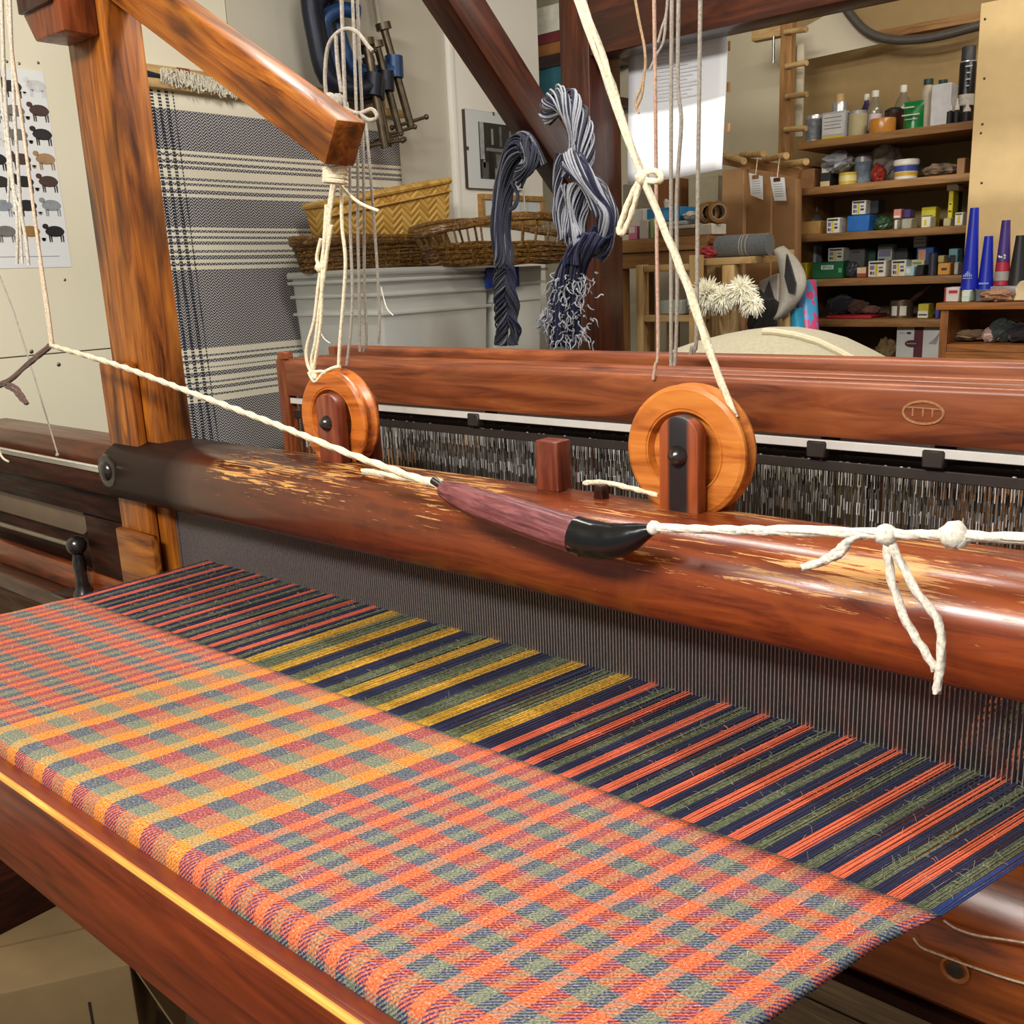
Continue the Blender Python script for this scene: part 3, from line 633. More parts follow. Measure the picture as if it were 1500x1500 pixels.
cord('frayed_string', 'short frayed tuft hanging under the dark top beam', [[(978, -10), (976, 20), (970, 40), (964, 62)], [(976, 18), (972, 60), (962, 80), (952, 102)]], .0020, GREYC(), 1.3)
# cords around the arm tip and the left pulley
LS = 'cords tied at the arm tip over the left pulley'
cord('pulley_string', 'cream cord bundle knotted under the arm tip and looped on the left pulley', [[(490, 252), (482, 300), (476, 350), (466, 420), (460, 470), (449, 510), (451, 535), (460, 551)], [(494, 256), (484, 310), (478, 380), (468, 450), (462, 500), (456, 530), (464, 553)], [(486, 330), (474, 390), (464, 380), (470, 350)], [(478, 300), (472, 400), (470, 470), (463, 520), (458, 548)], [(452, 545), (461, 559), (474, 546), (488, 539), (498, 537)], [(455, 546), (470, 544), (478, 546)]], .0028, CREAM(), .985, balls=((468, 392, .0075), (462, 552, .006)), sub=4)
b = MB()
for k in range(5):
    c = P(491, 246+k*5, y=.965); b.tube([c+Vector((.016*math.cos(a), .016*math.sin(a), .002*math.sin(a+k))) for a in [2*math.pi*i/14 for i in range(15)]], .0034, 6, sub=1)
tag(b.build('knot_binding', CREAM(), smooth=True), 'cream cord wrapped in coils just below the arm tip', 'cord')
for i, (p, m, y) in enumerate((
        ([(500, 258), (501, 330), (506, 380), (503, 440), (498, 500), (496, 538)], CREAM(), 1.0),
        ([(508, 150), (512, 200), (513, 330), (516, 420), (514, 480), (508, 535)], GREYC(), 1.2),
        ([(516, -10), (520, 100), (524, 240), (524, 330), (526, 420), (527, 515)], GREYC(), 1.23),
        ([(523, -10), (527, 90), (531, 180), (533, 300), (534, 420), (537, 495), (533, 516)], GREYC(), 1.25),
        ([(536, 180), (543, 260), (549, 340), (553, 400), (556, 470), (554, 503)], GREYC(), 1.3))):
    cord('shaft_string', ['cream string from the arm tip to the top of the left pulley', 'greyish string just right of the arm tip, going behind the left pulley', 'greyish string running the full height, third from the left at the arm tip', 'greyish string running the full height with a hook at the rail, fourth from the left', 'rightmost string at the arm tip, ending high on the rear heddle rail'][i], [p], .0028, m, y, group='strings lifting the heddle shafts on the left')
cord('tied_string', 'arched grey string looping from the arm over the blue clamps', [[(478, 142), (476, 110), (480, 70), (492, 50), (508, 42), (524, 48), (538, 66), (546, 75)], [(492, 50), (494, 90), (500, 135)], [(500, -10), (503, 80), (506, 160)], [(505, 158), (525, 166), (545, 160), (552, 172), (540, 176), (528, 166)]], .0028, GREYC(), .99, balls=((496, 150, .012), (484, 146, .010)))
cord('stray_string', 'cream string end sticking out to the right below the arm tip', [[(494, 264), (510, 284), (530, 299), (555, 309)]], .0024, CREAM(), .99)
cord('fine_thread', 'two fine threads curling loosely above the left heddle rail', [[(464, 475), (474, 495), (484, 503)], [(558, 420), (566, 450), (576, 462)]], .0010, WHITEC(), 1.1)
cord('edge_thread', 'stray white wire thread trailing on the race right of the cloth', [[(1338, 1374), (1350, 1388), (1380, 1400), (1420, 1415), (1470, 1432), (1520, 1446)], [(1382, 1348), (1400, 1360), (1430, 1370), (1470, 1376), (1520, 1384)]], .0011, fibre('pale_thread', (214, 190, 160)), .850)

# ------------------------------------------------------------------ hanks of yarn on the brace
def hank(name, label, loc, strands_of, mats, names):
    t = thing(name, label, 'yarn', loc, None)
    bs = [MB() for _ in mats]
    for path, rad, n, tw in strands_of:
        pts = [P(q[0], q[1], y=q[2]) for q in path]; N = len(pts)
        fine = []
        for i in range(N-1):
            p0 = pts[max(0, i-1)]; p1 = pts[i]; p2 = pts[i+1]; p3 = pts[min(N-1, i+2)]
            for k in range(7):
                s = k/7; fine.append(.5*((2*p1)+(p2-p0)*s+(2*p0-5*p1+4*p2-p3)*s*s+(3*p1-p0-3*p2+p3)*s**3))
        fine.append(pts[-1]); F = len(fine)
        for q in range(int(n*2.4)):
            a0 = random.uniform(0, 6.28); rr = rad*math.sqrt(random.random()); out = []
            w = random.choices(range(len(mats)), weights=[m[1] for m in mats])[0]; fz = random.uniform(.7, 1.3)
            for i, p in enumerate(fine):
                d = (fine[min(F-1, i+1)]-fine[max(0, i-1)]).normalized(); u = d.cross(Vector((0, 1, 0)))
                if u.length < .1: u = Vector((1, 0, 0))
                u.normalize(); v = d.cross(u); f = i/(F-1); sw = (.75+.25*math.sin(f*9+a0))
                a = a0+tw*f*6.28+.5*math.sin(f*5*fz+a0)
                out.append(p+u*(math.cos(a)*rr*sw)+v*(math.sin(a)*rr*sw*.8))
            bs[w].tube(out, random.uniform(.0016, .0030), 5, sub=1)
    for b, m, nm in zip(bs, mats, names):
        if b.v: tag(b.build(nm, m[0], t, smooth=True, angle=80), kind='stuff')
    return t
HN = fibre('hank_navy', (36, 38, 66), var=.25, scale=300); HG = fibre('hank_grey', (150, 152, 160), var=.15, scale=300); HD = fibre('hank_charcoal', (52, 54, 64), var=.25, scale=300)
YK = 2.05
hank('yarn_hank', 'charcoal yarn hank hanging in a straight tail from the dark brace', P(745, 200, y=YK),
     [([(790, 245, YK), (770, 205, YK-.02), (748, 222, YK-.02), (736, 275, YK), (734, 330, YK), (741, 375, YK), (740, 392, YK)], .036, 46, .5), ([(738, 385, YK), (735, 430, YK), (737, 470, YK), (736, 505, YK)], .027, 26, 1.5), ([(744, 385, YK), (750, 430, YK), (752, 470, YK), (754, 505, YK)], .022, 20, -1.5),
      ([(750, 265, YK-.03), (758, 285, YK-.03), (754, 302, YK-.03), (746, 308, YK-.03)], .006, 5, .5), ([(770, 205, YK-.02), (776, 240, YK-.04), (760, 262, YK-.02)], .026, 20, .3)],
     [(HN, 2), (HD, 5), (fibre('hank_midgrey', (108, 110, 120), var=.2, scale=300), 1.0)], ['navy_strands', 'charcoal_strands', 'grey_strands'])
b_ = hank('yarn_hank', 'thick navy and silver grey braided yarn hank knotted beside the dark post', P(840, 150, y=YK),
     [([(806, 160, YK-.02), (824, 152, YK-.05), (842, 182, YK-.06), (850, 225, YK-.06), (846, 262, YK-.06)], .044, 52, .7),
      ([(822, 225, YK), (816, 275, YK), (818, 315, YK), (828, 350, YK)], .018, 20, .6),
      ([(836, 232, YK-.07), (856, 262, YK-.09), (876, 290, YK-.09), (892, 315, YK-.08), (888, 350, YK-.06), (872, 368, YK-.06)], .036, 44, .25),
      ([(842, 272, YK-.07), (840, 310, YK-.08), (846, 345, YK-.08), (852, 375, YK-.06)], .038, 44, .2)],
     [(HG, 4), (HN, 2), (HD, 1.0)], ['grey_strands', 'navy_strands', 'charcoal_strands'])
bs = MB(); ng = MB()
for path, rad, n in (([(876, 345, YK-.08), (858, 362, YK-.09), (842, 385, YK-.07), (832, 420, YK-.06), (828, 460, YK-.06), (826, 505, YK-.06)], .043, 70), ([(885, 330, YK-.06), (868, 358, YK-.06), (848, 372, YK-.06)], .036, 26), ([(862, 345, YK-.1), (845, 365, YK-.1), (840, 385, YK-.1)], .03, 20)):
    pts = [P(q[0], q[1], y=q[2]) for q in path]
    for q in range(n):
        a = random.uniform(0, 6.28); rr = rad*math.sqrt(random.random())
        bs.tube([p+Vector((math.cos(a+i*.3)*rr, math.sin(a+i*.3)*rr*.7, math.sin(a*3+i)*.006)) for i, p in enumerate(pts)], random.uniform(.003, .005), 5, sub=4)
tag(bs.build('navy_tail', HN, b_, smooth=True, angle=80), kind='stuff')
for q in range(230):   # curly cut ends on the tail
    u = random.choice([random.gauss(826, 13), random.gauss(846, 12), random.gauss(802, 4)]); v = random.uniform(398, 500) if u > 806 else random.uniform(450, 480)
    p = P(u, v, y=YK-.10+random.uniform(0, .04)); pts = [p]; d = Vector((random.gauss(.2, .6), random.gauss(-.4, .4), random.gauss(-.4, .6))).normalized(); w = d.orthogonal().normalized(); w2 = d.cross(w); L = random.uniform(.014, .036); ph = random.uniform(0, 6.28)
    for k in range(1, 6): pts.append(p+d*(L*k/5)+(w*math.cos(ph+k*1.1)+w2*math.sin(ph+k*1.1))*.0032+Vector((0, 0, -.010*(k/5)**2)))
    ng.tube(pts, [.0020, .0018, .0008], 5, sub=2)
tag(ng.build('cut_ends', HG, b_, smooth=True, angle=80), kind='stuff')

# ================================================================== along the left wall
# woven blanket hung from a rail
def blanket_mat():
    t = NT('herringbone_blanket'); at = t.n('ShaderNodeVertexColor', layer_name='band'); sb = t.n('ShaderNodeSeparateColor'); t.l(at.outputs[0], sb.inputs[0])
    uv = t.n('ShaderNodeUVMap', uv_map='UV'); sx = t.n('ShaderNodeSeparateXYZ'); t.l(uv.outputs[0], sx.inputs[0]); U, V = sx.outputs[0], sx.outputs[1]
    zig = t.math('PINGPONG', U, .010)
    hb = t.math('FRACT', t.math('MULTIPLY', t.math('ADD', zig, V), 1/.0085))
    hm = t.ramp(hb, [(.0, (.16,)*3+(1,)), (.20, (.16,)*3+(1,)), (.34, (.97,)*3+(1,)), (.88, (.97,)*3+(1,)), (1, (.12,)*3+(1,))])
    cr, nv = lin((226, 220, 200)), lin((48, 55, 84))
    grey = t.mix(hm, cr, nv)
    c = t.mix(sb.outputs[0], cr, grey)
    ed = t.math('LESS_THAN', U, .088); pp = t.math('FRACT', t.math('MULTIPLY', U, 1/.0235)); st = t.math('MULTIPLY', ed, t.math('GREATER_THAN', pp, .55))
    dsh = t.math('GREATER_THAN', t.math('FRACT', t.math('MULTIPLY', V, 1/.009)), .3)
    c = t.mix(t.math('MULTIPLY', t.math('MULTIPLY', st, dsh), .92), c, lin((26, 28, 44)))
    t.l(c, t.b.inputs['Base Color']); t.b.inputs['Roughness'].default_value = .95; t.b.inputs['Specular IOR Level'].default_value = .1; t.bump(hb, .3, .001); return t.m
XB = -2.655
def zat(u, v): return P(u, v, x=XB).z
bands = [(128, 0), (157, 1), (218, 0), (223, 1), (227, 0), (233, 1), (238, 0), (241, 1), (246, 0), (259, 1), (263, 0), (267, 1), (271, 0), (277, 1), (283, 0), (288, 1), (333, 0), (337, 1), (341, 0), (346, 1), (350, 0), (354, 1), (359, 0), (367, 1), (371, 0), (375, 1), (381, 0), (386, 1), (390, 0), (396, 1), (512, 0), (521, 1), (524, 0), (528, 1), (533, 0), (539, 1), (541, 0), (546, 1), (553, 0), (560, 1), (563, 0), (567, 1), (572, 0), (578, 1), (581, 0), (590, 1), (690, 1)]
ya = P(213, 160, x=XB).y; yb2 = P(583, 230, x=XB).y
zs = []; bc = []
for (v, k), nx in zip(bands, bands[1:]+[None]):
    z = zat(205+(v-110)*.157, v)
    if nx:
        z2 = zat(205+(nx[0]-110)*.157, nx[0]); n = max(1, int((z-z2)/.05))
        for i in range(n): zs.append(z+(z2-z)*i/n); bc.append(k)
    else: zs.append(z)
nU = 34; vs = []; uvs = []
for z in zs:
    for i in range(nU+1):
        f = i/nU; yy = ya+(yb2-ya)*f; dpt = (zs[0]-z)
        sway = .012*dpt*math.sin(f*9+.5)+.006*math.sin(f*15)*min(1, dpt)+.03*dpt*0
        vs.append(Vector((XB+.010+sway+.008*dpt, yy+.02*dpt*(f-.5)*0, z-.01*math.sin(f*3)*dpt*.5))); uvs.append((yy-ya, z))
b = MB(); b.add(vs, [(j*(nU+1)+i, (j+1)*(nU+1)+i, (j+1)*(nU+1)+i+1, j*(nU+1)+i+1) for j in range(len(zs)-1) for i in range(nU)])
bl = thing('striped_blanket', 'grey and cream striped herringbone blanket hung on the left wall', 'blanket', (XB, (ya+yb2)/2, zs[-1]))
o = b.build('blanket_cloth', blanket_mat(), bl, smooth=True, angle=80)
paint(o, 'band', [(bc[min(p.vertices)//(nU+1)],)*3+(1,) for p in o.data.polygons], uvs)
md = o.modifiers.new('thick', 'SOLIDIFY'); md.thickness = .004
b = MB()
for i in range(300):
    f = .22+.78*random.random(); p0 = P(203+f*140, 97+f*30+random.uniform(-3, 5), x=XB+.03); L = random.uniform(.015, .035)
    b.tube([p0, p0+Vector((random.uniform(0, .02), random.uniform(-.012, .012), random.uniform(-.3, .3)*L)), p0+Vector((random.uniform(.004, .02), random.uniform(-.015, .015), -L))], .0022, 4, sub=2)
tag(b.build('fringe', fibre('fringe_wool', (218, 212, 194)), bl, smooth=True), kind='stuff')
b = MB(); p = P(210, 104, x=XB+.02); q = P(262, 112, x=XB+.02)
b.grid(lambda u, v: Vector((XB+.018+.01*math.sin(3*v), p.y-.03+(q.y-p.y+.03)*u, p.z+.01-(.03)*v-(.02*u))), 6, 3); b.build('fold', fibre('navy_fold', (30, 32, 44)), bl, smooth=True)
hr = thing('hanging_rail', 'pale pine double rail holding the blanket and tools on the left wall', 'rail', (XL, 2.1, 1.93))
ztop = P(205, 86, x=XL+.01).z
b = MB(); b.box(XL, XL+.022, ya-.06, yb2-.02, ztop-.055, ztop-.012); b.build('rail_board', PINE(), hr, bevel=.002, grain='y')
za = P(205, 113, x=XB+.02).z
b = MB(); b.box(XB+.016, XB+.036, ya-.06, yb2+.02, za-.024, za); b.build('clamp_batten', PINE(), hr, bevel=.002, grain='y')
p = P(268, 98, x=XL+.024); b = MB(); b.box(XL+.022, XL+.025, p.y-.02, p.y+.02, ztop-.055, ztop-.012); tag(b.build('rail_patch', plain('brick_red', (140, 66, 44)), hr), 'reddish patch')
# sheep poster
py0 = P(-40, 100, x=XL).y; py1 = P(72, 106, x=XL+.002).y; pz1 = P(70, 106, x=XL).z; pz0 = P(90, 391, x=XL).z
po = thing('sheep_poster', 'white poster with rows of sheep breeds on the left wall', 'poster', (XL+.001, (py0+py1)/2, pz0))
pts_c = [P(-60, 104, x=XL+.002), P(70, 106, x=XL+.002), P(99, 391, x=XL+.002), P(-60, 391, x=XL+.002)]
yl = py0-.06; yr = (pts_c[1].y+pts_c[2].y)/2; zt = pts_c[1].z; zb = pts_c[2].z
b = MB(); b.box(XL, XL+.0015, yl, yr, zb, zt); b.build('paper', plain('poster_paper', (226, 229, 230), .6, 0, .005), po)
SHC = {'b': (40, 36, 38), 'n': (74, 52, 46), 't': (164, 132, 94), 'w': (206, 206, 206), 'g': (140, 146, 154), 'k': (26, 26, 28), 'm': (116, 112, 108), 'o': (150, 112, 56)}
def sheep(c, k, s):
    body = plain('sheep_ink_'+k, SHC[k], .7, 0, .1, 60); m = MB(); Yv = lambda a, z: (XL+.0019, c.y+a*s, c.z+z*s)
    n = 16; pl = [Yv(.52*math.cos(2*math.pi*i/n)*(1+.04*math.sin(5*i)), .29*math.sin(2*math.pi*i/n)) for i in range(n)]; m.add(pl, [tuple(range(n))])
    for a in (-.34, -.24, .28, .40): m.add([Yv(a-.04, -.2), Yv(a+.05, -.2), Yv(a+.035, -.56), Yv(a-.025, -.56)], [(0, 1, 2, 3)])
    m.add([Yv(-.48+.17*math.cos(2*math.pi*i/10), .26+.14*math.sin(2*math.pi*i/10)) for i in range(10)], [tuple(range(10))])
    m.add([Yv(-.66+.11*math.cos(2*math.pi*i/8), -.42+.1*math.sin(2*math.pi*i/8)) for i in range(8)], [tuple(range(8))]); m.add([Yv(-.82, -.34), Yv(-.5, -.34), Yv(-.66, -.45)], [(0, 1, 2)])
    m.build('sheep_picture', body, po)
rows7 = ['mbw', 'mmn', 'wmb', 'knt', 'bkn', 'gkg', 'mok']; vv = [128, 164, 199, 235, 268, 303, 341]
for r, ks in enumerate(rows7):
    for c_, k in enumerate(ks):
        u = 53+(vv[r]-128)*.13-(2-c_)*36
        sheep(P(u, vv[r]-2, x=XL+.002), k, .050)
b = MB(); b.box(XL+.0015, XL+.0019, yl+.02, yr-.03, zb+.028, zb+.030); b.build('printed_rule', plain('grey_ink', (150, 152, 156)), po)
# G-clamps hanging in a row
CB = plain('clamp_blue', (34, 66, 112), .4, .2, .12); CDK = plain('clamp_navy', (22, 28, 44), .45, .3, .15); SCR = plain('clamp_screw', (96, 84, 68), .4, .8, .2)
def gclamp(c, sc, tilt, m, label):
    t = thing('g_clamp', label, 'clamp', c, 'G-clamps hanging on the left wall')
    M = Matrix.Translation(c) @ Matrix.Rotation(math.radians(-20), 4, 'Z') @ Matrix.Rotation(math.radians(tilt), 4, 'X') @ Matrix.Scale(sc, 4)
    T = lambda pts: [M @ Vector(p) for p in pts]
    b = MB(); b.tube(T([(0, .10, .13), (0, .03, .145), (0, -.035, .11), (0, -.045, 0), (0, -.035, -.10), (0, .03, -.135), (0, .10, -.13)]), .024*sc, 10, sub=4); b.tube(T([(0, .085, -.155), (0, .10, -.10)]), .026*sc, 10, sub=1); b.build('clamp_frame', m, t, smooth=True)
    b = MB(); b.tube(T([(0, .094, -.03), (0, .094, -.29)]), .0115*sc, 10, sub=1); b.tube(T([(0, .094, -.03), (0, .094, -.012)]), .022*sc, 12, sub=1); b.build('screw', SCR, t, smooth=True)
    b = MB(); b.tube(T([(0, .035, -.28), (0, .15, -.275)]), .005*sc, 8, sub=1); b.ball(M @ Vector((0, .035, -.28)), .008*sc); b.ball(M @ Vector((0, .15, -.275)), .008*sc); b.build('t_handle', SCR, t, smooth=True)
for i, (u, v, s, tl, m) in enumerate(((514, 36, 1.2, 14, CB), (508, 62, 1.08, 13, CDK), (501, 84, .95, 11, CB), (493, 66, 1.12, 9, CDK), (486, 52, 1.2, 7, CDK))):
    gclamp(P(u, v, x=XL+.06+.02*i), s, tl, m, ['largest blue G-clamp with the longest screw, rightmost on the wall', 'dark G-clamp just behind the rightmost blue one', 'blue G-clamp with the shortest screw, in the middle of the row', 'navy G-clamp with its frame edge on, second from the left', 'leftmost navy G-clamp, its frame seen edge on'][i])
b = MB(); b.tube([P(545, -30, x=XL+.03), P(556, 38, x=XL+.03)], .009, 10, sub=1); tag(b.build('grey_pipe', plain('pipe_paint', (186, 182, 168), .5), smooth=True), 'thin grey pipe running up the wall behind the clamps', 'pipe')
# framed photographs
def pframe(name, label, c00, c11, fm, fw, mat_w, pic):
    (u0, v0), (u1, v1) = c00, c11; X = XL+.013
    a = P(u0, v0, x=X); d = P(u1, v1, x=X); y0, y1 = a.y, d.y; z1, z0 = a.z, d.z
    t = thing(name, label, 'picture frame', (X, (y0+y1)/2, z0))
    if fw:
        for q in ((y0, y1, z1-fw, z1), (y0, y1, z0, z0+fw), (y0, y0+fw, z0+fw, z1-fw), (y1-fw, y1, z0+fw, z1-fw)):
            b = MB(); b.box(X, X+.02, *q); b.build('frame_rail', fm, t, bevel=.002)
    else:
        b = MB(); b.box(X, X+.016, y0, y1, z0, z1); b.build('backing', fm, t, bevel=.001)
    b = MB(); b.box(X, X+.012 if fw else X+.0165, y0+fw+.001, y1-fw-.001, z0+fw+.001, z1-fw-.001); b.build('mount', plain('mount_card', (222, 228, 230), .4, 0, .005), t)
    pm = X+.0125 if fw else X+.0172; iy0, iy1, iz0, iz1 = [mat_w[i] for i in range(4)]
    iy0, iy1, iz0, iz1 = y0+(y1-y0)*iy0, y0+(y1-y0)*iy1, z0+(z1-z0)*iz0, z0+(z1-z0)*iz1
    b = MB(); b.box(X, pm, iy0, iy1, iz0, iz1); b.build('photograph', plain('photo_dark', (44, 46, 46), .3, 0, .3, 14), t)
    for (a0, a1, b0, b1, g) in pic:
        b = MB(); b.box(pm, pm+.0004, iy0+(iy1-iy0)*a0, iy0+(iy1-iy0)*a1, iz0+(iz1-iz0)*b0, iz0+(iz1-iz0)*b1); b.build('photo_tone', plain('photo_grey_%d' % g, (g, g, g), .3, 0, .2, 40), t)
    if not fw:
        for yy, zz in (((y0+y1)/2, z1-.006), (y0+.006, (z0+z1)/2)):
            b = MB(); b.box(X, X+.018, yy-.005, yy+.005, zz-.005, zz+.008); b.build('clip', STEEL(), t)
pframe('framed_photograph', 'frameless picture with an old black and white workshop photograph', (676, 160), (762, 280), plain('hardboard', (70, 56, 44)), 0, (.22, .95, .13, .86), [(.02, .12, .35, 1, 170), (.16, .95, .5, .56, 120), (.3, .35, .62, .9, 160), (.5, .56, .6, .95, 110), (.75, .8, .6, .9, 120), (.4, .95, .14, .46, 112), (.04, .2, .0, .3, 90), (.22, .34, .02, .5, 26), (.36, .4, .05, .2, 150), (.08, .13, .2, .34, 150)])
pframe('framed_photograph', 'small light wood picture frame behind the wicker baskets', (699, 284), (794, 330), wood('frame_oak', (150, 112, 58), (180, 138, 78), (200, 160, 100), rough=.5, coat=0, blotch=.1), .022, (.42, .72, .0, .42), [(.3, .6, .2, .7, 120)])
b = MB(); b.tube([P(766, 262, x=XL+.05), P(770, 322, x=XL+.05)], .003, 6, sub=1); tag(b.build('pull_string', WHITEC(), smooth=True), 'white string hanging over the small light wood picture frame', 'cord')
# bench, plastic bins, baskets
XBN = -2.2
bench = thing('side_bench', 'low plank bench along the left wall under the plastic bins', 'bench', (-2.4, 2.2, 0))
b = MB(); b.box(-2.62, -2.12, 1.9, 2.95, .87, .90); b.build('bench_top', SHELF(), bench, bevel=.003, grain='y')
for x_, y_ in ((-2.58, 1.94), (-2.58, 2.9), (-2.17, 1.94), (-2.17, 2.9)):
    b = MB(); b.box(x_-.03, x_+.03, y_-.03, y_+.03, 0, .87); b.build('leg', SHELF(), bench, bevel=.003, grain='z')
PLAS = plain('frosted_plastic', (246, 248, 242), .35, 0, .01, 4, alpha=.5)
def bin_(label, y0, y1, z0, z1, lid, inner):
    t = thing('storage_bin', label, 'storage bin', ((-2.62+XBN)/2, (y0+y1)/2, z0))
    b = MB(); x0, x1 = -2.62, XBN; i = .012
    b.add([(x0+i, y0+i, z0), (x1-i, y0+i, z0), (x1-i, y1-i, z0), (x0+i, y1-i, z0), (x0, y0, z1), (x1, y0, z1), (x1, y1, z1), (x0, y1, z1)], [(0, 3, 2, 1), (0, 1, 5, 4), (1, 2, 6, 5), (2, 3, 7, 6), (3, 0, 4, 7)])
    o = b.build('tub', PLAS, t, bevel=.012, seg=3); md = o.modifiers.new('wall', 'SOLIDIFY'); md.thickness = .003
    for zz, ex in ((z1-.012, .014), (z1-.055, .009), (z1-.11, .004)):
        b = MB(); b.box(x0-ex*.2, x1+ex, y0-ex, y1+ex, zz-.005, zz+.005); b.build('rim', PLAS, t, bevel=.002)
    if lid:
        b = MB(); b.box(x0-.002, x1+.018, y0-.018, y1+.018, z1, z1+.022); b.build('lid', PLAS, t, bevel=.008, seg=2)
    for (ya_, yb_, h, c) in inner:
        b = MB(); b.box(x0+.06, x1-.014, y0+(y1-y0)*ya_, y0+(y1-y0)*yb_, z0+.006, z0+(z1-z0)*h); b.build('contents', fibre('contents_%d_%d_%d' % c, c), t, bevel=.02)
za_ = P(425, 397, x=XBN).z
YBN = P(427, 420, x=-2.62).y
bin_('long frosted plastic storage bin with a lid under the dark wicker basket', YBN, P(716, 420, x=XBN).y, 1.115, za_-.022, True, [(.05, .36, .62, (110, 118, 128)), (.40, .70, .8, (214, 206, 184)), (.72, .96, .75, (206, 198, 176))])
bin_('smaller frosted plastic storage bin behind the yarn hanks', P(722, 420, x=XBN).y, P(796, 420, x=XBN).y, 1.115, za_-.010, False, [(.1, .9, .8, (222, 214, 196))])
bin_('lower frosted plastic storage bin standing on the bench', YBN+.02, P(790, 470, x=XBN).y, .90, 1.10, False, [(.1, .5, .7, (120, 124, 130)), (.5, .9, .75, (200, 192, 176))])
p = P(712, 392, x=XBN+.02); q = P(761, 420, x=XBN+.02)
b = MB(); b.box(XBN+.010, XBN+.022, p.y, q.y, q.z, p.z); tag(b.build('blue_clip', plain('blue_plastic', (28, 62, 150), .35), bevel=.003), 'blue plastic clip hooked over the bin rim', 'clip')
WICK = wood('dark_wicker', (46, 28, 10), (98, 66, 27), (158, 120, 64), rough=.4, blotch=.3, knots=False, grain=3)
def wicker(label, c, a, bb, h, flare, rows, open_rows=0, wave=0.0, rim=.011):
    t = thing('wicker_basket', label, 'basket', c)
    nst = 34; S = lambda f: 1+flare*f
    weave = MB()
    for r in range(rows):
        f = r/rows*(h-open_rows*.012)/h; pts = []
        for k in range(nst*2+1):
            an = 2*math.pi*k/(nst*2); o_ = .0045*(1 if (k//1+r) % 2 else -1)*(1 if k % 2 == 0 else 0)
            s = S(f); pts.append(c+Vector(((a*s+o_)*math.cos(an), (bb*s+o_)*math.sin(an), f*h+.002*math.sin(an*9+r))))
        weave.tube(pts, h/rows*.52, 5, sub=2)
    tag(weave.build('weave', WICK, t, smooth=True, angle=70), kind='stuff')
    b = MB()
    for k in range(nst):
        an = 2*math.pi*k/nst; b.tube([c+Vector((a*S(f)*math.cos(an), bb*S(f)*math.sin(an), f*h*(1+(wave*math.cos(2*an) if f == 1 else 0)))) for f in (0, .5, 1)], .0042, 5, sub=1)
    tag(b.build('stakes', WICK, t, smooth=True), kind='stuff')
    b = MB()
    for dz in (0, rim*.9): b.tube([c+Vector((a*S(1.02)*math.cos(2*math.pi*k/60), bb*S(1.02)*math.sin(2*math.pi*k/60), h*(1+wave*math.cos(2*2*math.pi*k/60))+dz)) for k in range(61)], rim, 8, 28, 2, 1, .18)
    b.build('rim', WICK, t, smooth=True)
    b = MB(); b.lathe([(0, 0), (1, 0), (1, .004), (0, .004)], (0, 0, 0), 28, 'z', Matrix.Translation(c) @ Matrix.Diagonal((a, bb, 1, 1))); b.build('base', WICK, t)
zt_ = za_+.001
ya_, yb_ = P(432, 345, x=-2.49).y, P(646, 345, x=-2.49).y
wicker('low dark wicker basket under the palm-leaf box', Vector((-2.49, (ya_+yb_)/2, zt_)), .11, (yb_-ya_)/2/1.1, .085, .10, 9)
ya_, yb_ = P(613, 345, x=-2.21).y, P(836, 345, x=-2.21).y
wicker('larger oval wicker basket with an open scalloped border', Vector((-2.21, (ya_+yb_)/2, zt_+.002)), .13, (yb_-ya_)/2/1.22, .115, .22, 9, 4, .20, .009)
# palm leaf box
def palm_mat():
    t = NT('plaited_palm'); tc = t.n('ShaderNodeTexCoord'); sx = t.n('ShaderNodeSeparateXYZ'); t.l(tc.outputs['Object'], sx.inputs[0])
    U = t.math('ADD', sx.outputs[0], sx.outputs[1]); V = sx.outputs[2]
    zig = t.math('PINGPONG', U, .042); q = t.math('FRACT', t.math('MULTIPLY', t.math('MULTIPLY_ADD', zig, .8, V), 1/.022))
    col = t.math('FLOOR', t.math('MULTIPLY', U, 1/.042)); row = t.math('FLOOR', t.math('MULTIPLY', t.math('MULTIPLY_ADD', zig, .8, V), 1/.022))
    wn = t.n('ShaderNodeTexWhiteNoise', noise_dimensions='2D'); cx = t.n('ShaderNodeCombineXYZ'); t.l(col, cx.inputs[0]); t.l(row, cx.inputs[1]); t.l(cx.outputs[0], wn.inputs[0])
    c = t.ramp(wn.outputs[0], [(0, lin((196, 146, 64))), (1, lin((226, 182, 96)))])
    c = t.mix(t.ramp(q, [(.0, (.7,)*3+(1,)), (.14, (0, 0, 0, 1)), (.88, (0, 0, 0, 1)), (1, (.7,)*3+(1,))]), c, lin((110, 74, 26)))
    t.l(c, t.b.inputs['Base Color']); t.b.inputs['Roughness'].default_value = .55; h = t.math('PINGPONG', q, .5); t.bump(h, .9, .006); return t.m
PALM = palm_mat()
zp = zt_+.108; XP = -2.45
y0 = P(446, 310, x=XP-.12).y; y1 = P(662, 310, x=XP).y; z1 = P(660, 264, x=XP).z; z1l = P(446, 298, x=XP).z
pb_ = thing('palm_basket', 'yellow plaited palm-leaf box standing on the low dark wicker basket', 'basket', (XP-.05, (y0+y1)/2, zp))
b = MB(); i = .012
b.add([(XP-.11, y0+i, zp), (XP-.01, y0+i, zp), (XP-.01, y1-i, zp), (XP-.11, y1-i, zp), (XP-.12, y0, z1l), (XP, y0, z1l), (XP, y1, z1), (XP-.12, y1, z1)], [(0, 3, 2, 1), (4, 5, 6, 7), (0, 1, 5, 4), (1, 2, 6, 5), (2, 3, 7, 6), (3, 0, 4, 7)])
b.build('plaited_side', PALM, pb_, bevel=.004)
PR = wood('palm_rim', (150, 108, 44), (196, 152, 74), (216, 176, 100), rough=.5, blotch=.1, knots=False)
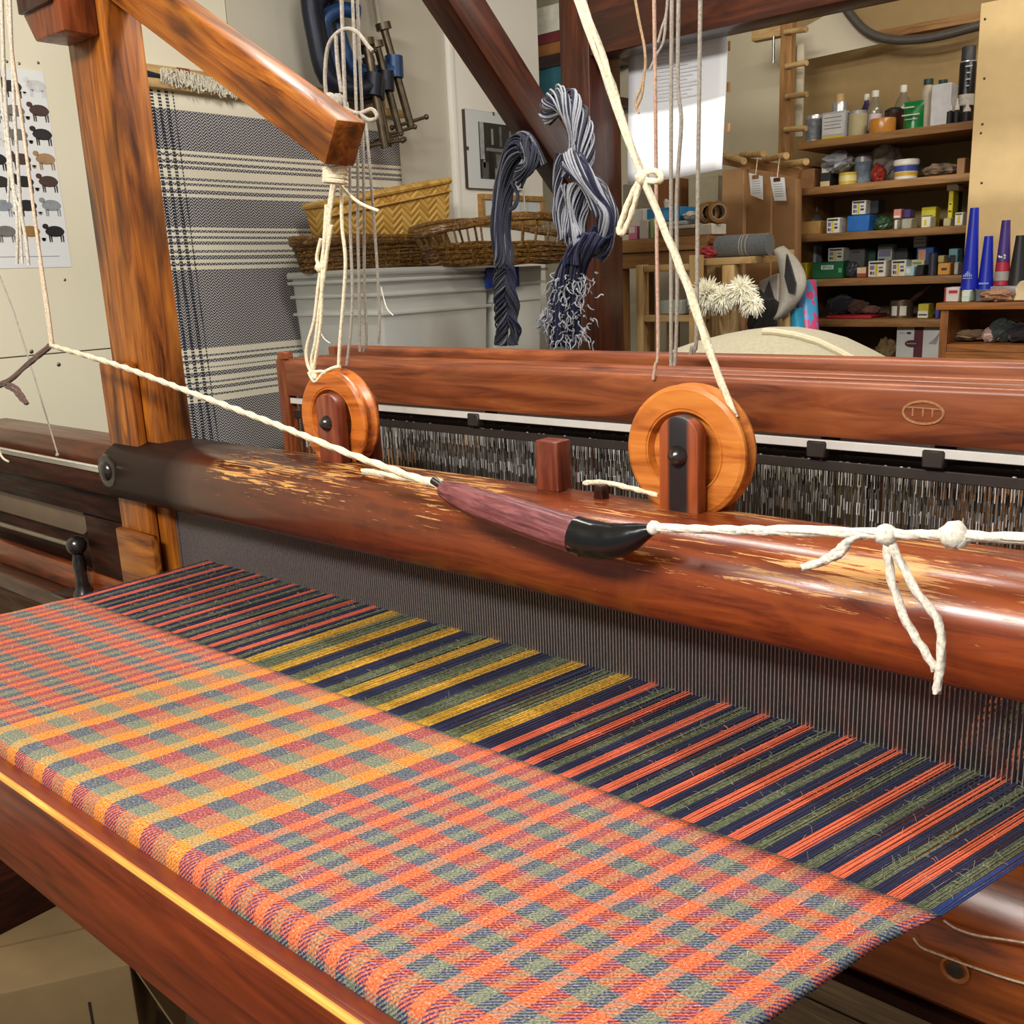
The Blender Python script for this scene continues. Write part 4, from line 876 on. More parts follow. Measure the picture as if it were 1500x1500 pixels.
b = MB(); c_ = [(XP, y0, z1l), (XP, y1, z1), (XP-.12, y1, z1), (XP-.12, y0, z1l), (XP, y0, z1l)]
for p, q in zip(c_, c_[1:]): b.tube([p, q], .010, 8, 40, 2, 1, .15)
b.build('bound_rim', PR, pb_, smooth=True)
b = MB(); b.tube([(XP+.002, y0+.002, z1l-.035), (XP+.002, y1-.002, z1-.035)], .0045, 6, 40, 2, 1, .15); b.build('lower_binding', PR, pb_, smooth=True)
# white boxes and books in the alcove
al = thing('alcove_shelf', 'dark wooden shelf in the alcove left of the back post', 'shelf', (-2.75, 3.6, 1.5))
def alc(v0, v1): return P(806, v1, y=3.56).z, P(806, v0, y=3.56).z
xa, xb = P(770, 80, y=3.56).x, P(850, 80, y=3.56).x
for v0, v1 in ((80, 98), (150, 162)):
    z0, z1_ = alc(v0, v1); b = MB(); b.box(xa-.3, xb+.1, 3.56, 3.84, z0, z1_); b.build('shelf_board', DARK(), al, grain='x')
for nm, lb, cat, v0, v1, col, x0_, x1_ in (('white_box', 'cream white box on the top of the alcove stack', 'box', 6, 46, (232, 228, 208), -.05, .05), ('red_folder', 'dark red flat box under the cream box in the alcove', 'box', 47, 62, (118, 38, 44), -.06, .06), ('wooden_tray', 'orange brown wooden tray in the alcove stack', 'tray', 62, 80, (160, 104, 48), -.05, .06), ('teal_box', 'teal blue box on the lower alcove shelf', 'box', 98, 138, (40, 104, 116), -.05, .05), ('orange_box', 'flat orange box below the teal one', 'box', 138, 150, (196, 132, 66), -.05, .05)):
    z0, z1_ = alc(v0, v1); b = MB(); b.box(xa+x0_, xb+x1_-.05, 3.57, 3.80, z0, z1_); tag(b.build(nm, plain('alcove_'+nm, col, .6), bevel=.003), lb, cat)
# cardboard box on the floor under the breast board
A = P(190, 1412, z=.3); dx_ = Vector((.53, .85, 0)).normalized(); nx_ = Vector((-dx_.y, dx_.x, 0))
Mb = Matrix(((-dx_.x, nx_.x, 0, A.x), (-dx_.y, nx_.y, 0, A.y), (0, 0, 1, 0), (0, 0, 0, 1)))
cbx = thing('cardboard_box', 'closed brown cardboard box on the floor under the loom front', 'box', (A.x-.2, A.y-.2, 0))
b = MB(); b.box(0, .52, 0, .26, .002, .3, Mb); b.build('carton', CARD(), cbx, bevel=.004)
b = MB(); b.box(.004, .516, .128, .132, .3, .3016, Mb); b.build('lid_seam', plain('card_seam', (110, 84, 56)), cbx)  # slightly darker strip along the lid joint
b = MB(); b.box(.07, .074, -.0015, .0, .20, .245, Mb); b.build('slot', plain('card_slot', (30, 24, 20)), cbx)
b = MB(); b.add([Mb @ Vector(p) for p in ((-.004, .0, .298), (-.004, .25, .298), (-.07, .25, .12), (-.07, 0, .12), (-.001, .0, .3), (-.001, .25, .3), (-.067, .25, .118), (-.067, 0, .118))], [(0, 1, 2, 3), (7, 6, 5, 4), (0, 3, 7, 4), (1, 5, 6, 2), (0, 4, 5, 1), (3, 2, 6, 7)]); b.build('side_flap', CARD(), cbx)

# ================================================================== the shelves on the back wall
YS = 3.50; YI = 3.545
su = thing('tool_shelves', 'tan wooden wall shelves crowded with tins and boxes', 'shelving', (-1.35, 3.7, .8))
xl0 = P(1166, 300, y=YS).x; xr0 = P(1422, 250, y=YS).x
LV = [P(1300, v, y=YS).z for v in (192, 264, 336.5, 406, 468)]
for z in LV:
    b = MB(); b.box(xl0, xr0, YS, YB, z-.026, z); b.build('shelf_board', SHELF(), su, bevel=.002, grain='x')
b = MB(); b.box(xr0, xr0+.02, YS, YB, .8, LV[0]+.02); b.build('upright', SHELF(), su, bevel=.002, grain='z')
b = MB(); b.box(xl0-.03, xl0, YS+.02, YB, .8, LV[1]+.085); b.build('upright', SHELF(), su, bevel=.002, grain='z')
b = MB(); b.box(xl0-.03, xr0+.02, YB-.012, YB-.002, .8, LV[2]); b.build('back_panel', plain('dark_back_board', (92, 76, 54), .8, 0, .1, 8), su)
b = MB(); b.box(xl0-.03, xr0+.02, YS+.02, YB, .80, .83); b.build('shelf_board', SHELF(), su, grain='x')
INK = plain('dark_ink', (44, 46, 50), .5); YEL = plain('yellow_print', (206, 186, 40), .5, 0, .05); WHT = plain('white_card', (226, 224, 210), .6, 0, .02); INK2 = plain('violet_ink', (120, 110, 140), .5)
def rect(u0, v0, u1, y=YI):
    a = P(u0, v0, y=y); d = P(u1, v0, y=y); return a.x, d.x, (a.z+d.z)/2
def carton(label, u0, v0, u1, v1, lv, rgb, dep=.07, y=YI, zb=None, marks=(), name='box', cat='box', rot=0, rough=.55, group=None):
    """marks: (kind colour, a0, a1, b0, b1) as fractions of the front face"""
    x0, x1, z1 = rect(u0, v0, u1, y); x1 -= dep*.18; z0 = (LV[lv]+.0005) if zb is None else zb; xc = (x0+x1)/2
    t = thing(name, label, cat, (xc, y+dep/2, z0), group)
    M = Matrix.Translation((xc, y+dep/2, z0)) @ Matrix.Rotation(math.radians(rot), 4, 'Z'); w = (x1-x0)/2; h = z1-z0
    b = MB(); b.box(-w, w, -dep/2, dep/2, 0, h, M); b.build('carton', plain('card_%d_%d_%d' % rgb, rgb, rough, 0, .06, 40), t, bevel=.0025, seg=1)
    for i, (m, a0, a1, b0, b1) in enumerate(marks):
        b = MB(); b.box(-w+2*w*a0, -w+2*w*a1, -dep/2-.0008-.0003*i, -dep/2, h*b0, h*b1, M); b.build('printed_mark', m, t)
    return t
SCREWS = [(INK, .1, .9, .80, .92), (YEL, .42, .56, .10, .78), (INK2, .12, .36, .46, .72), (INK, .14, .24, .16, .36), (INK2, .28, .38, .16, .34), (INK, .64, .88, .30, .42), (INK2, .64, .86, .54, .64)]
def lathe_thing(name, label, cat, u0, v0, u1, lv, prof, parts, y=YI+.04, zb=None, smooth=True):
    """prof heights are fractions of the height, radii fractions of the half width; parts: (name, material, profile)"""
    x0, x1, z1 = rect(u0, v0, u1, y); z0 = (LV[lv]+.0005) if zb is None else zb; r = (x1-x0)/2; h = z1-z0; c = ((x0+x1)/2, y, z0)
    t = thing(name, label, cat, c)
    for nm, m, pr in parts:
        b = MB(); b.lathe([(r*a, h*q) for a, q in pr], c, 20); b.build(nm, m, t, smooth=True, angle=35)
    return t
TIN = plain('tin_metal', (186, 188, 190), .3, .6, .06, 20); CAPW = plain('white_cap', (232, 228, 214), .4, 0, .02); CORK = plain('cork_cap', (196, 160, 110), .7)
GLASS = plain('bottle_glass', (206, 200, 176), .1, 0, .02, 5, trans=.75)
cyl = [(0, 0), (1, 0), (1, 1), (0, 1)]
# --- top shelf
lathe_thing('paint_tin', 'grey paint tin at the left end of the top shelf', 'tin', 1182, 169, 1204, 0, 0, [('can', TIN, [(0, 0), (1, 0), (1, .95), (.96, 1), (0, .97)]), ('label', plain('grey_label', (120, 124, 130), .5, 0, .3, 60), [(1.01, .1), (1.01, .86)])])
lathe_thing('flask', 'small metal flask with a cork cap behind the square tin', 'flask', 1220, 138, 1241, 0, 0, [('body', TIN, [(0, 0), (1, 0), (1, .78), (.9, .84), (0, .84)]), ('cap', CORK, [(.6, .84), (.6, 1), (0, 1)])], y=YI+.16)
carton('square silver solvent tin with a ruled label on the top shelf', 1204, 163, 1245, 203, 0, (176, 178, 182), .09, marks=[(plain('tin_label', (206, 206, 204), .4, 0, .05, 30), .05, .95, .18, .92), (INK2, .12, .85, .78, .81), (INK2, .12, .85, .64, .66), (INK2, .12, .8, .52, .54), (INK2, .12, .85, .40, .42), (YEL, .05, .95, .03, .12)], name='solvent_tin', cat='tin', rough=.3)
lathe_thing('jar', 'cream glass jar with a silver lid on the top shelf', 'jar', 1244, 163, 1270, 0, 0, [('glass', plain('cream_content', (186, 176, 134), .25, 0, .05), [(0, 0), (1, .01), (1, .86), (.9, .9), (0, .9)]), ('lid', TIN, [(.94, .88), (.94, 1), (0, 1)])])
def bottle(label, u0, v0, u1, body, capm, y, neck=.4, capr=.5, lab=None, zb=None, lv=0):
    return lathe_thing('bottle', label, 'bottle', u0, v0, u1, lv, 0, [('glass', body, [(0, 0), (.97, .0), (1, .03), (1, .55), (.8, .70), (neck, .82), (neck, .88), (0, .88)]), ('cap', capm, [(capr, .86), (capr, 1), (0, 1)])]+([('label', lab, [(1.015, .14), (1.015, .5)])] if lab else []), y=y, zb=zb)
PURP = plain('purple_liquid', (52, 40, 92), .2)
bottle('dark purple bottle with a cream cap behind the amber jar', 1262, 138, 1278, PURP, CAPW, YI+.13)
bottle('clear bottle with a white cap and pale label on the top shelf', 1272, 133, 1293, GLASS, CAPW, YI+.10, lab=plain('pink_label', (220, 208, 216), .5))
lathe_thing('jar', 'low amber jar with a white label in front on the top shelf', 'jar', 1275, 174, 1312, 0, 0, [('glass', plain('amber_content', (196, 132, 48), .2, 0, .15, 12), [(0, 0), (1, .03), (1, .9), (.95, 1), (0, 1)]), ('label', plain('white_tag', (226, 216, 196), .5), [(1.012, .2), (1.012, .8)])][:1], y=YI+.03)
lathe_thing('jar', 'dark brown jar behind the amber jar', 'jar', 1297, 158, 1324, 0, 0, [('glass', plain('brown_content', (62, 30, 22), .2), [(0, 0), (1, .02), (1, .8), (0, .8)]), ('lid', plain('black_lid', (30, 28, 28), .4), [(1, .8), (1, .92), (.6, 1), (0, 1)])], y=YI+.12)
bottle('clear bottle with a cream cap behind the green pouch', 1312, 125, 1336, GLASS, CAPW, YI+.15, .35, .42)
x0, x1, z1 = rect(1320, 147, 1351); GP = plain('green_pouch', (14, 128, 58), .22, 0, .1, 20)
t = thing('pouch', 'shiny green refill pouch with white print on the top shelf', 'pouch', ((x0+x1)/2, YI+.03, LV[0]))
b = MB(); h = z1-LV[0]; b.grid(lambda u, v: Vector((x0+(x1-x0)*(u+(.5-u)*.04*math.sin(v*3.1)), YI+.03-.022*math.sin(math.pi*min(1, u))*(1-v)**.5*1.1, LV[0]+.001+h*v)), 10, 10); b.grid(lambda u, v: Vector((x1+(x0-x1)*u, YI+.032+.022*math.sin(math.pi*u)*(1-v)**.5, LV[0]+.001+h*v)), 10, 10); b.build('film', GP, t, smooth=True)
for (a0, a1, q0, q1) in ((.06, .62, .76, .80), (.06, .9, .50, .54), (.2, .8, .36, .38)):
    b = MB(); b.box(x0+(x1-x0)*a0, x0+(x1-x0)*a1, YI+.0015, YI+.004, LV[0]+h*q0, LV[0]+h*q1); b.build('printed_line', WHT, t)
lathe_thing('bottle', 'beige plastic bottle with a dark green cap on the top shelf', 'bottle', 1351, 116, 1370, 0, 0, [('body', plain('beige_plastic', (196, 180, 156), .4, 0, .05), [(0, 0), (1, 0), (1, .72), (.75, .84), (.7, .88), (0, .88)]), ('cap', plain('dark_green_cap', (44, 66, 54), .4), [(.72, .88), (.72, 1), (0, 1)])], y=YI+.05)
tn = carton('tall silver rectangular oil can at the right on the top shelf', 1365, 122, 1400, 184, 0, (222, 224, 228), .07, y=YI, name='oil_can', cat='tin', rough=.25)
xq, _, zq = rect(1372, 114, 1380); b = MB(); b.lathe([(.014, 0), (.014, .016), (0, .016)], (xq+.012, YI+.03, P(1380, 122, y=YI).z-.002), 14); b.build('cap', plain('dark_green_cap', (44, 66, 54), .4), tn, smooth=True)
for i, (u0, u1, v, lab) in enumerate(((1387, 1398, 145, 'small black dropper bottle with a white nozzle, left of three'), (1398, 1408, 144, 'small black dropper bottle with a white nozzle, middle of three'), (1410, 1425, 150, 'wider black dropper bottle with a white nozzle, right of three'))):
    lathe_thing('dropper_bottle', lab, 'bottle', u0, v, u1, 0, 0, [('body', plain('black_plastic', (34, 34, 36), .35), [(0, 0), (1, 0), (1, .5), (.6, .56), (0, .56)]), ('nozzle', CAPW, [(0, .55), (.72, .55), (.70, .68), (.36, .80), (.22, 1), (0, 1)])], y=YI+.01)
sp = lathe_thing('spray_can', 'tall black spray can with a dark cap at the right end of the top shelf', 'can', 1408, 68, 1432, 0, 0, [('can', plain('black_can', (26, 26, 28), .3, .2), [(0, 0), (1, .0), (1, .78), (.86, .82), (0, .82)]), ('cap', plain('cap_charcoal', (50, 50, 52), .5), [(.86, .81), (.84, .99), (.78, 1), (0, 1)]), ('silver_band', TIN, [(1.01, .80), (1.01, .815)]), ('label', plain('label_white', (216, 212, 200), .5, 0, .2, 60), [(1.01, .26), (1.01, .40)])], y=YI+.10)
xa_, xb_, zz = rect(1414, 100, 1428, YI+.10)
for k, wd in enumerate((.9, .5, .6, .4)):
    b = MB(); b.box((xa_+xb_)/2-.012*wd+.006, (xa_+xb_)/2+.012*wd+.006, YI+.065, YI+.0705, zz-.02*k, zz-.02*k+.004); b.build('printed_line', TIN, sp)
# --- second shelf
carton('small cardboard carton at the left end of the second shelf', 1174, 247, 1200, 277, 1, (150, 106, 64), .1)
carton('black labelled pot in a grey plastic bag on the second shelf', 1202, 242, 1221, 272, 1, (44, 42, 42), .06, marks=[(WHT, .15, .85, .66, .9), (plain('cream_print', (214, 190, 150)), .05, .95, .0, .26)], name='pot', cat='pot')
def crumple(name, label, cat, u0, v0, u1, v1, m, y=YI+.06, zb=None, lv=1, n=2):
    a = P(u0, v0, y=y); d = P(u1, v1, y=y); zb = (LV[lv]+.0005) if zb is None else zb; c = Vector(((a.x+d.x)/2, y, (a.z+max(zb, d.z))/2)); w = abs(d.x-a.x)/2; h = abs(a.z-max(zb, d.z))/2
    b = MB(); N, K = 18, 12; off = random.uniform(0, 50)
    def f(u, v):
        an = u*2*math.pi; la = -math.pi/2+math.pi*v; q = Vector((math.cos(la)*math.cos(an), math.cos(la)*math.sin(an), math.sin(la)))
        s = 1+.35*mnoise.noise(q*2.6+Vector((off, 0, 0)))+.14*mnoise.noise(q*7+Vector((0, off, 0)))
        return c+Vector((q.x*w*s, q.y*min(w, .06)*s, max(-h, q.z*h*s)))
    b.grid(f, N, K); return tag(b.build(name, m, smooth=False), label, cat)
PLB = plain('grey_plastic_bag', (150, 152, 158), .25, 0, .12, 30); CLR = plain('clear_bag', (186, 178, 166), .2, 0, .1, 20, trans=.6)
crumple('plastic_bag', 'crumpled grey plastic bag on the second shelf', 'bag', 1206, 225, 1250, 256, PLB, YI+.04, zb=LV[1]+.045)
lathe_thing('tub', 'low yellow tub with a pale label on the second shelf', 'tub', 1230, 253, 1255, 1, 0, [('tub', plain('yellow_tub', (200, 176, 66), .4), cyl), ('label', plain('pale_yellow', (220, 208, 140), .5), [(1.012, .3), (1.012, .75)])], y=YI+.02)
lathe_thing('jar', 'bluish glass jar with a domed lid on the second shelf', 'jar', 1252, 226, 1278, 1, 0, [('glass', plain('blue_jar', (116, 130, 142), .12, 0, .25, 30), [(0, 0), (.95, 0), (1, .1), (.92, .6), (1, .74), (0, .74)]), ('lid', PLB, [(1, .74), (.9, .92), (.5, 1), (0, 1)])], y=YI+.07)
crumple('red_bag', 'small red bag under the clear bag on the second shelf', 'bag', 1277, 242, 1296, 269, plain('red_plastic', (140, 44, 34), .35), YI+.05)
crumple('clear_bag', 'big clear plastic bag slumped on the second shelf', 'bag', 1278, 214, 1318, 268, CLR, YI+.12)
lathe_thing('plastic_tub', 'white plastic tub with a blue and yellow band on the second shelf', 'tub', 1310, 234, 1347, 1, 0, [('tub', plain('white_tub', (228, 226, 216), .35, 0, .01), [(0, 0), (.86, 0), (.95, .74), (0, .74)]), ('lid', CAPW, [(1, .74), (1, .94), (.94, 1), (0, 1)]), ('blue_band', plain('blue_band', (60, 76, 150), .4), [(.935, .42), (.957, .70)]), ('yellow_band', plain('yellow_band', (206, 166, 60), .4), [(.905, .20), (.928, .38)])], y=YI+.05)
crumple('scrap_pile', 'pile of grey and brown scraps on the second shelf', 'scraps', 1356, 242, 1404, 258, plain('scraps', (130, 112, 92), .8, 0, .4, 40), YI+.05)
carton('small plain wooden block at the right end of the second shelf', 1402, 231, 1420, 254, 1, (164, 124, 80), .07)
# --- third shelf
carton('open cardboard tray at the left end of the third shelf', 1172, 324, 1210, 344, 2, (168, 128, 70), .12)
bottle('squat clear bottle with a white cap above the cardboard tray', 1174, 304, 1206, GLASS, CAPW, YI+.14, .4, .45, lv=2)
carton('white screw box beside the cardboard tray on the third shelf', 1211, 319, 1234, 341, 2, (214, 212, 200), .06, marks=SCREWS)
bk = carton('blue perforated plastic basket on the third shelf', 1241, 315, 1281, 338, 2, (30, 96, 172), .10, name='plastic_basket', cat='basket', rough=.35)
zb_ = P(1250, 315, y=YI).z
carton('white screw box standing on the blue basket', 1248, 293.5, 1273, 316, 2, (222, 220, 206), .06, y=YI+.02, zb=zb_+.001, marks=SCREWS)
carton('black box next to the white one on the blue basket', 1275, 293, 1292, 315, 2, (28, 28, 30), .06, y=YI+.06, zb=zb_+.001)
crumple('green_bag', 'clear bag of green fixings on the third shelf', 'bag', 1281, 318, 1306, 338, plain('green_bag', (52, 82, 58), .3, 0, .3, 40), YI+.05, lv=2)
carton('grey tin under the pink box on the third shelf', 1310, 322, 1318, 335, 2, (206, 206, 190), .05)
carton('pale grey box under the purple box on the third shelf', 1321, 320, 1340, 334, 2, (160, 158, 140), .06)
carton('pink labelled box stacked on the third shelf', 1309, 306, 1324, 319, 2, (214, 138, 132), .05, y=YI+.03, zb=P(1316, 320, y=YI+.03).z, marks=[(WHT, .1, .9, .1, .3)])
carton('purple box stacked beside the pink one', 1324, 306, 1338, 319, 2, (62, 44, 104), .05, y=YI+.03, zb=P(1330, 319, y=YI+.03).z)
carton('yellow card box standing behind on the third shelf', 1350, 303, 1375, 322, 2, (214, 200, 40), .05, y=YI+.10, marks=[(INK, .1, .9, .35, .4), (INK, .1, .8, .55, .6)])
carton('white screw box before the yellow one on the third shelf', 1350, 317, 1368, 332, 2, (222, 220, 204), .06, marks=[(YEL, .3, .6, .2, .7)])
carton('small beige carton on the third shelf near the right', 1382, 319, 1397, 330, 2, (178, 170, 120), .05)
sl = carton('tall slanted yellow and white carton at the right of the third shelf', 1390, 278, 1402, 330, 2, (216, 200, 44), .06, y=YI+.06, marks=[(INK, .2, .8, .2, .24), (INK, .2, .8, .4, .44), (INK, .3, .7, .6, .64)])
x0, x1, zt = rect(1389, 265, 1406, YI+.07); zz = P(1396, 279, y=YI+.07).z
b = MB(); b.prism([(x0, zz), (x1, zz), (x1, zz+(zt-zz)*.45), (x0+.006, zt), (x0, zt)], YI+.062, YI+.115, 'y'); b.build('torn_flap', WHT, sl)
carton('white screw box at the right end of the third shelf', 1399, 311, 1415, 327, 2, (222, 222, 206), .05, marks=[(YEL, .35, .7, .2, .8), (INK, .1, .9, .82, .92)])
carton('narrow black box leaning by the tall yellow carton', 1402, 280, 1408, 312, 2, (34, 34, 38), .05, y=YI+.12)
# --- fourth shelf
carton('yellow box with a dark window at the left end of the fourth shelf', 1167, 385, 1187, 410, 3, (206, 178, 34), .08, marks=[(INK, .3, .75, .28, .7)])
carton('pale blue box in the stack behind the yellow one', 1184, 373, 1199, 400, 3, (176, 190, 200), .06, y=YI+.12)
carton('small white box on top of the pale blue box', 1184, 360, 1199, 373, 3, (190, 190, 184), .06, y=YI+.12, zb=P(1190, 373.5, y=YI+.12).z)
gs = carton('green screw carton with a white SPAX label on the fourth shelf', 1190, 384, 1242, 409, 3, (8, 92, 50), .10, marks=[(plain('label_white2', (206, 222, 208), .5), .30, .70, .56, .82), (plain('pale_green_print', (90, 160, 120)), .86, .97, .35, .62)])
x0, x1, z1 = rect(1190, 384, 1242); h = z1-LV[3]
text('lettering', 'SPAX', h*.26, plain('green_letter', (10, 96, 54), .5), gs, (x0+(x1-x0-.018)*.5, YI-.0022, LV[3]+h*.69), (1, 0, 0), (0, 0, 1))
carton('white screw box standing on the green SPAX carton', 1213, 363, 1240, 383, 3, (196, 196, 184), .06, y=YI+.04, zb=z1+.001, marks=SCREWS)
carton('grey carton behind the green one on the fourth shelf', 1243, 364, 1272, 407, 3, (88, 88, 86), .07, y=YI+.10, marks=[(INK, .2, .7, .85, .9)])
carton('dark green carton back in the middle of the fourth shelf', 1270, 364, 1288, 407, 3, (16, 62, 46), .07, y=YI+.14)
crumple('grey_bag', 'crumpled dark grey bag beside the green SPAX carton', 'bag', 1240, 384, 1258, 408, plain('dark_grey_bag', (64, 66, 74), .3), YI+.03, lv=3)
carton('small orange and white box low on the fourth shelf', 1255, 391, 1273, 406, 3, (150, 74, 44), .05, marks=[(plain('pale_print', (220, 196, 160)), .05, .95, .4, .95)])
carton('white screw box with a yellow stripe, left of the pair on the fourth shelf', 1272, 382, 1302, 406, 3, (226, 222, 206), .06, marks=SCREWS)
carton('white screw box with a yellow stripe, right of the pair on the fourth shelf', 1306, 380.5, 1332, 405, 3, (226, 222, 206), .06, marks=SCREWS)
carton('white box with a green top edge behind the screw boxes', 1286, 358, 1311, 404, 3, (170, 178, 168), .05, y=YI+.12, marks=[(plain('teal_top', (44, 110, 96)), 0, 1, .92, 1), (INK2, .1, .9, .62, .8), (INK, .1, .5, .5, .56)])
carton('dark cluttered carton behind the right screw box', 1312, 362, 1334, 404, 3, (52, 54, 50), .05, y=YI+.15)
zt = P(1356, 362, y=YI+.10).z
carton('blue box with a picture at the right of the fourth shelf', 1343, 362, 1374, 404, 3, (34, 74, 138), .08, y=YI+.10, marks=[(plain('orange_print', (206, 150, 110)), .12, .55, .55, .92)])
carton('tilted white box on top of the blue box', 1338, 344, 1360, 361, 3, (178, 172, 164), .05, y=YI+.11, zb=zt+.001, marks=[(INK2, .1, .9, .6, .7), (INK2, .1, .9, .3, .4)], rot=6)
carton('white box with green print behind the light blue one', 1333, 380, 1358, 404, 3, (214, 214, 188), .05, y=YI+.06, marks=[(plain('olive_print', (150, 156, 60)), .2, .8, .7, .85)])
carton('light blue box in front on the fourth shelf', 1326, 390, 1343, 405, 3, (166, 206, 216), .05, marks=[(WHT, .1, .6, .3, .8)])
carton('black box in front on the fourth shelf', 1343, 388, 1357, 405, 3, (30, 26, 26), .05)
lathe_thing('can_stack', 'narrow dark can on the fourth shelf right of the middle', 'can', 1361, 370, 1374, 3, 0, [('can', plain('dark_can', (60, 58, 70), .35), [(0, 0), (1, 0), (1, .95), (.8, 1), (0, 1)])], y=YI+.02)
carton('orange box with a black oval on the fourth shelf', 1374, 385, 1397, 403, 3, (222, 160, 70), .06, marks=[(INK, .3, .75, .4, .58)])
carton('small beige box standing on the orange box', 1374, 374, 1387, 385, 3, (186, 170, 110), .05, y=YI+.005, zb=P(1380, 385, y=YI).z+.001)
carton('teal and black box at the right end of the fourth shelf', 1390, 364, 1408, 404, 3, (120, 168, 172), .06, y=YI+.08, marks=[(INK, .15, .85, .45, .75)])
carton('grey white box low at the right end of the fourth shelf', 1398, 384, 1408, 403, 3, (190, 190, 182), .05)
# --- fifth shelf
tr = carton('shallow red tray on the fifth shelf', 1210, 462, 1288, 472, 4, (176, 30, 40), .16, name='tray', cat='tray')
zt = P(1240, 462, y=YI).z
for (u0, v0, u1, v1, c, lab) in ((1212, 434, 1250, 462, (44, 42, 50), 'dark cloth heap on the left of the red tray'), (1244, 440, 1272, 462, (90, 62, 50), 'brown cloth heap in the middle of the red tray'), (1262, 448, 1288, 463, (128, 92, 78), 'pinkish brown heap on the right of the red tray')):
    crumple('cloth_heap', lab, 'cloth', u0, v0, u1, v1, fibre('heap_%d' % c[0], c), YI+.08, zb=zt+.001)
tc_ = lathe_thing('tin', 'metal tin with two white labels holding brushes on the fifth shelf', 'tin', 1305, 440, 1338, 4, 0, [('can', plain('brown_tin', (104, 88, 70), .35, .5, .1), [(0, 0), (1, 0), (1, 1), (.94, 1), (.94, .9), (0, .9)])], y=YI+.06)
x0, x1, z1 = rect(1305, 440, 1338, YI+.06); xm = (x0+x1)/2; r = (x1-x0)/2; h = z1-LV[4]
for a in (-.62, .18):
    b = MB(); b.grid(lambda u, v: Vector((xm+r*1.012*math.sin(a+u*.56), YI+.06-r*1.012*math.cos(a+u*.56), LV[4]+h*(.15+.55*v))), 4, 1); b.build('label', WHT, tc_, smooth=True)
a = P(1336, 440, y=YI+.08); d = P(1364, 416, y=YI+.08); tag(beam('paint_brush', a, d, .012, .016, DARK(), bevel=.002), 'dark wooden brush handle slanting out of the tin', 'brush')
carton('yellow and white pot at the right of the fifth shelf', 1345, 445, 1365, 467, 4, (196, 182, 60), .06, marks=[(WHT, .02, .98, .05, .5), (INK, .1, .9, .2, .3)], name='pot', cat='pot')
carton('small blue pot at the right end of the fifth shelf', 1370, 450, 1380, 466, 4, (64, 70, 150), .05, name='pot', cat='pot')
wb = thing('white_carton', 'white carton with a maroon stripe and oval under the lowest shelf', 'box', (-1.1, 3.6, .83))
x0, x1, z1 = rect(1314, 478.5, 1380, YI); z0 = .831
b = MB(); b.box(x0, x1, YI, YI+.2, z0, z1); b.build('carton', plain('card_white_big', (204, 204, 198), .5, 0, .02), wb, bevel=.002)
MAR = plain('maroon_print', (92, 30, 46), .5)
zl = P(1340, 514, y=YI).z; W_ = x1-x0; H_ = z1-zl
b = MB(); b.box(x0+W_*.40, x0+W_*.60, YI-.001, YI, z0, z1); b.build('maroon_stripe', MAR, wb)
b = MB(); b.lathe([(0, -.0005), (1, -.0005), (1, .001)], (0, 0, 0), 24, 'y', Matrix.Translation((x0+W_*.36, YI-.0014, zl+H_*.30)) @ Matrix.Diagonal((W_*.16, 1, H_*.15, 1))); b.build('maroon_oval', plain('maroon_dark', (72, 30, 40), .5), wb)
b = MB(); b.box(x0+W_*.24, x0+W_*.46, YI-.0028, YI-.002, zl+H_*.28, zl+H_*.33); b.build('oval_lettering', plain('oval_print', (170, 120, 130)), wb)
b = MB(); b.box(x0+W_*.06, x0+W_*.20, YI-.001, YI, zl+H_*.72, zl+H_*.745); b.build('printed_line', INK2, wb)
b = MB(); b.lathe([(0, -.0005), (1, -.0005), (1, .001)], (0, 0, 0), 16, 'y', Matrix.Translation((x0+W_*.28, YI-.0006, zl+H_*.735)) @ Matrix.Diagonal((W_*.055, 1, H_*.05, 1))); b.build('small_oval', INK, wb)
b = MB(); b.prism([(x0+W_*.72, zl+H_*.3), (x0+W_*.9, zl+H_*.28), (x0+W_*.97, zl+H_*.8), (x0+W_*.84, zl+H_*.5)], YI-.001, YI, 'y'); b.build('pale_picture', plain('grey_print', (160, 152, 154)), wb)
crumple('brown_bag', 'brown paper bag crumpled under the lowest shelf', 'bag', 1284, 496, 1314, 530, CARD(), YI+.05, zb=.9)
# ------------------------------------------------------------------ above the shelves
a = [P(*q, y=3.72) for q in ((1158, 52), (1236, 8), (1292, 64), (1180, 88))]
b = MB(); b.prism([(p.x, p.z) for p in reversed(a)], 3.715, 3.727, 'y'); tag(b.build('offcut_board', plain('pale_offcut', (206, 196, 172), .7, 0, .02, 6)), 'pale offcut board fixed slanting above the shelves', 'board')
b = MB(); b.tube([P(q[0], q[1], y=3.69) for q in ((1226, -10), (1243, 18), (1268, 45), (1300, 57), (1340, 58), (1380, 52), (1440, 36))], .0155, 12, sub=5); tag(b.build('cable', plain('grey_cable', (74, 68, 62), .45), smooth=True), 'thick dark cable sagging above the top shelf', 'cable')
a, d = P(1288, 53, y=3.76), P(1448, 24, y=3.76); tag(beam('timber_batten', a, d, .05, .03, SHELF()), 'brown timber batten above the sagging cable', 'batten')
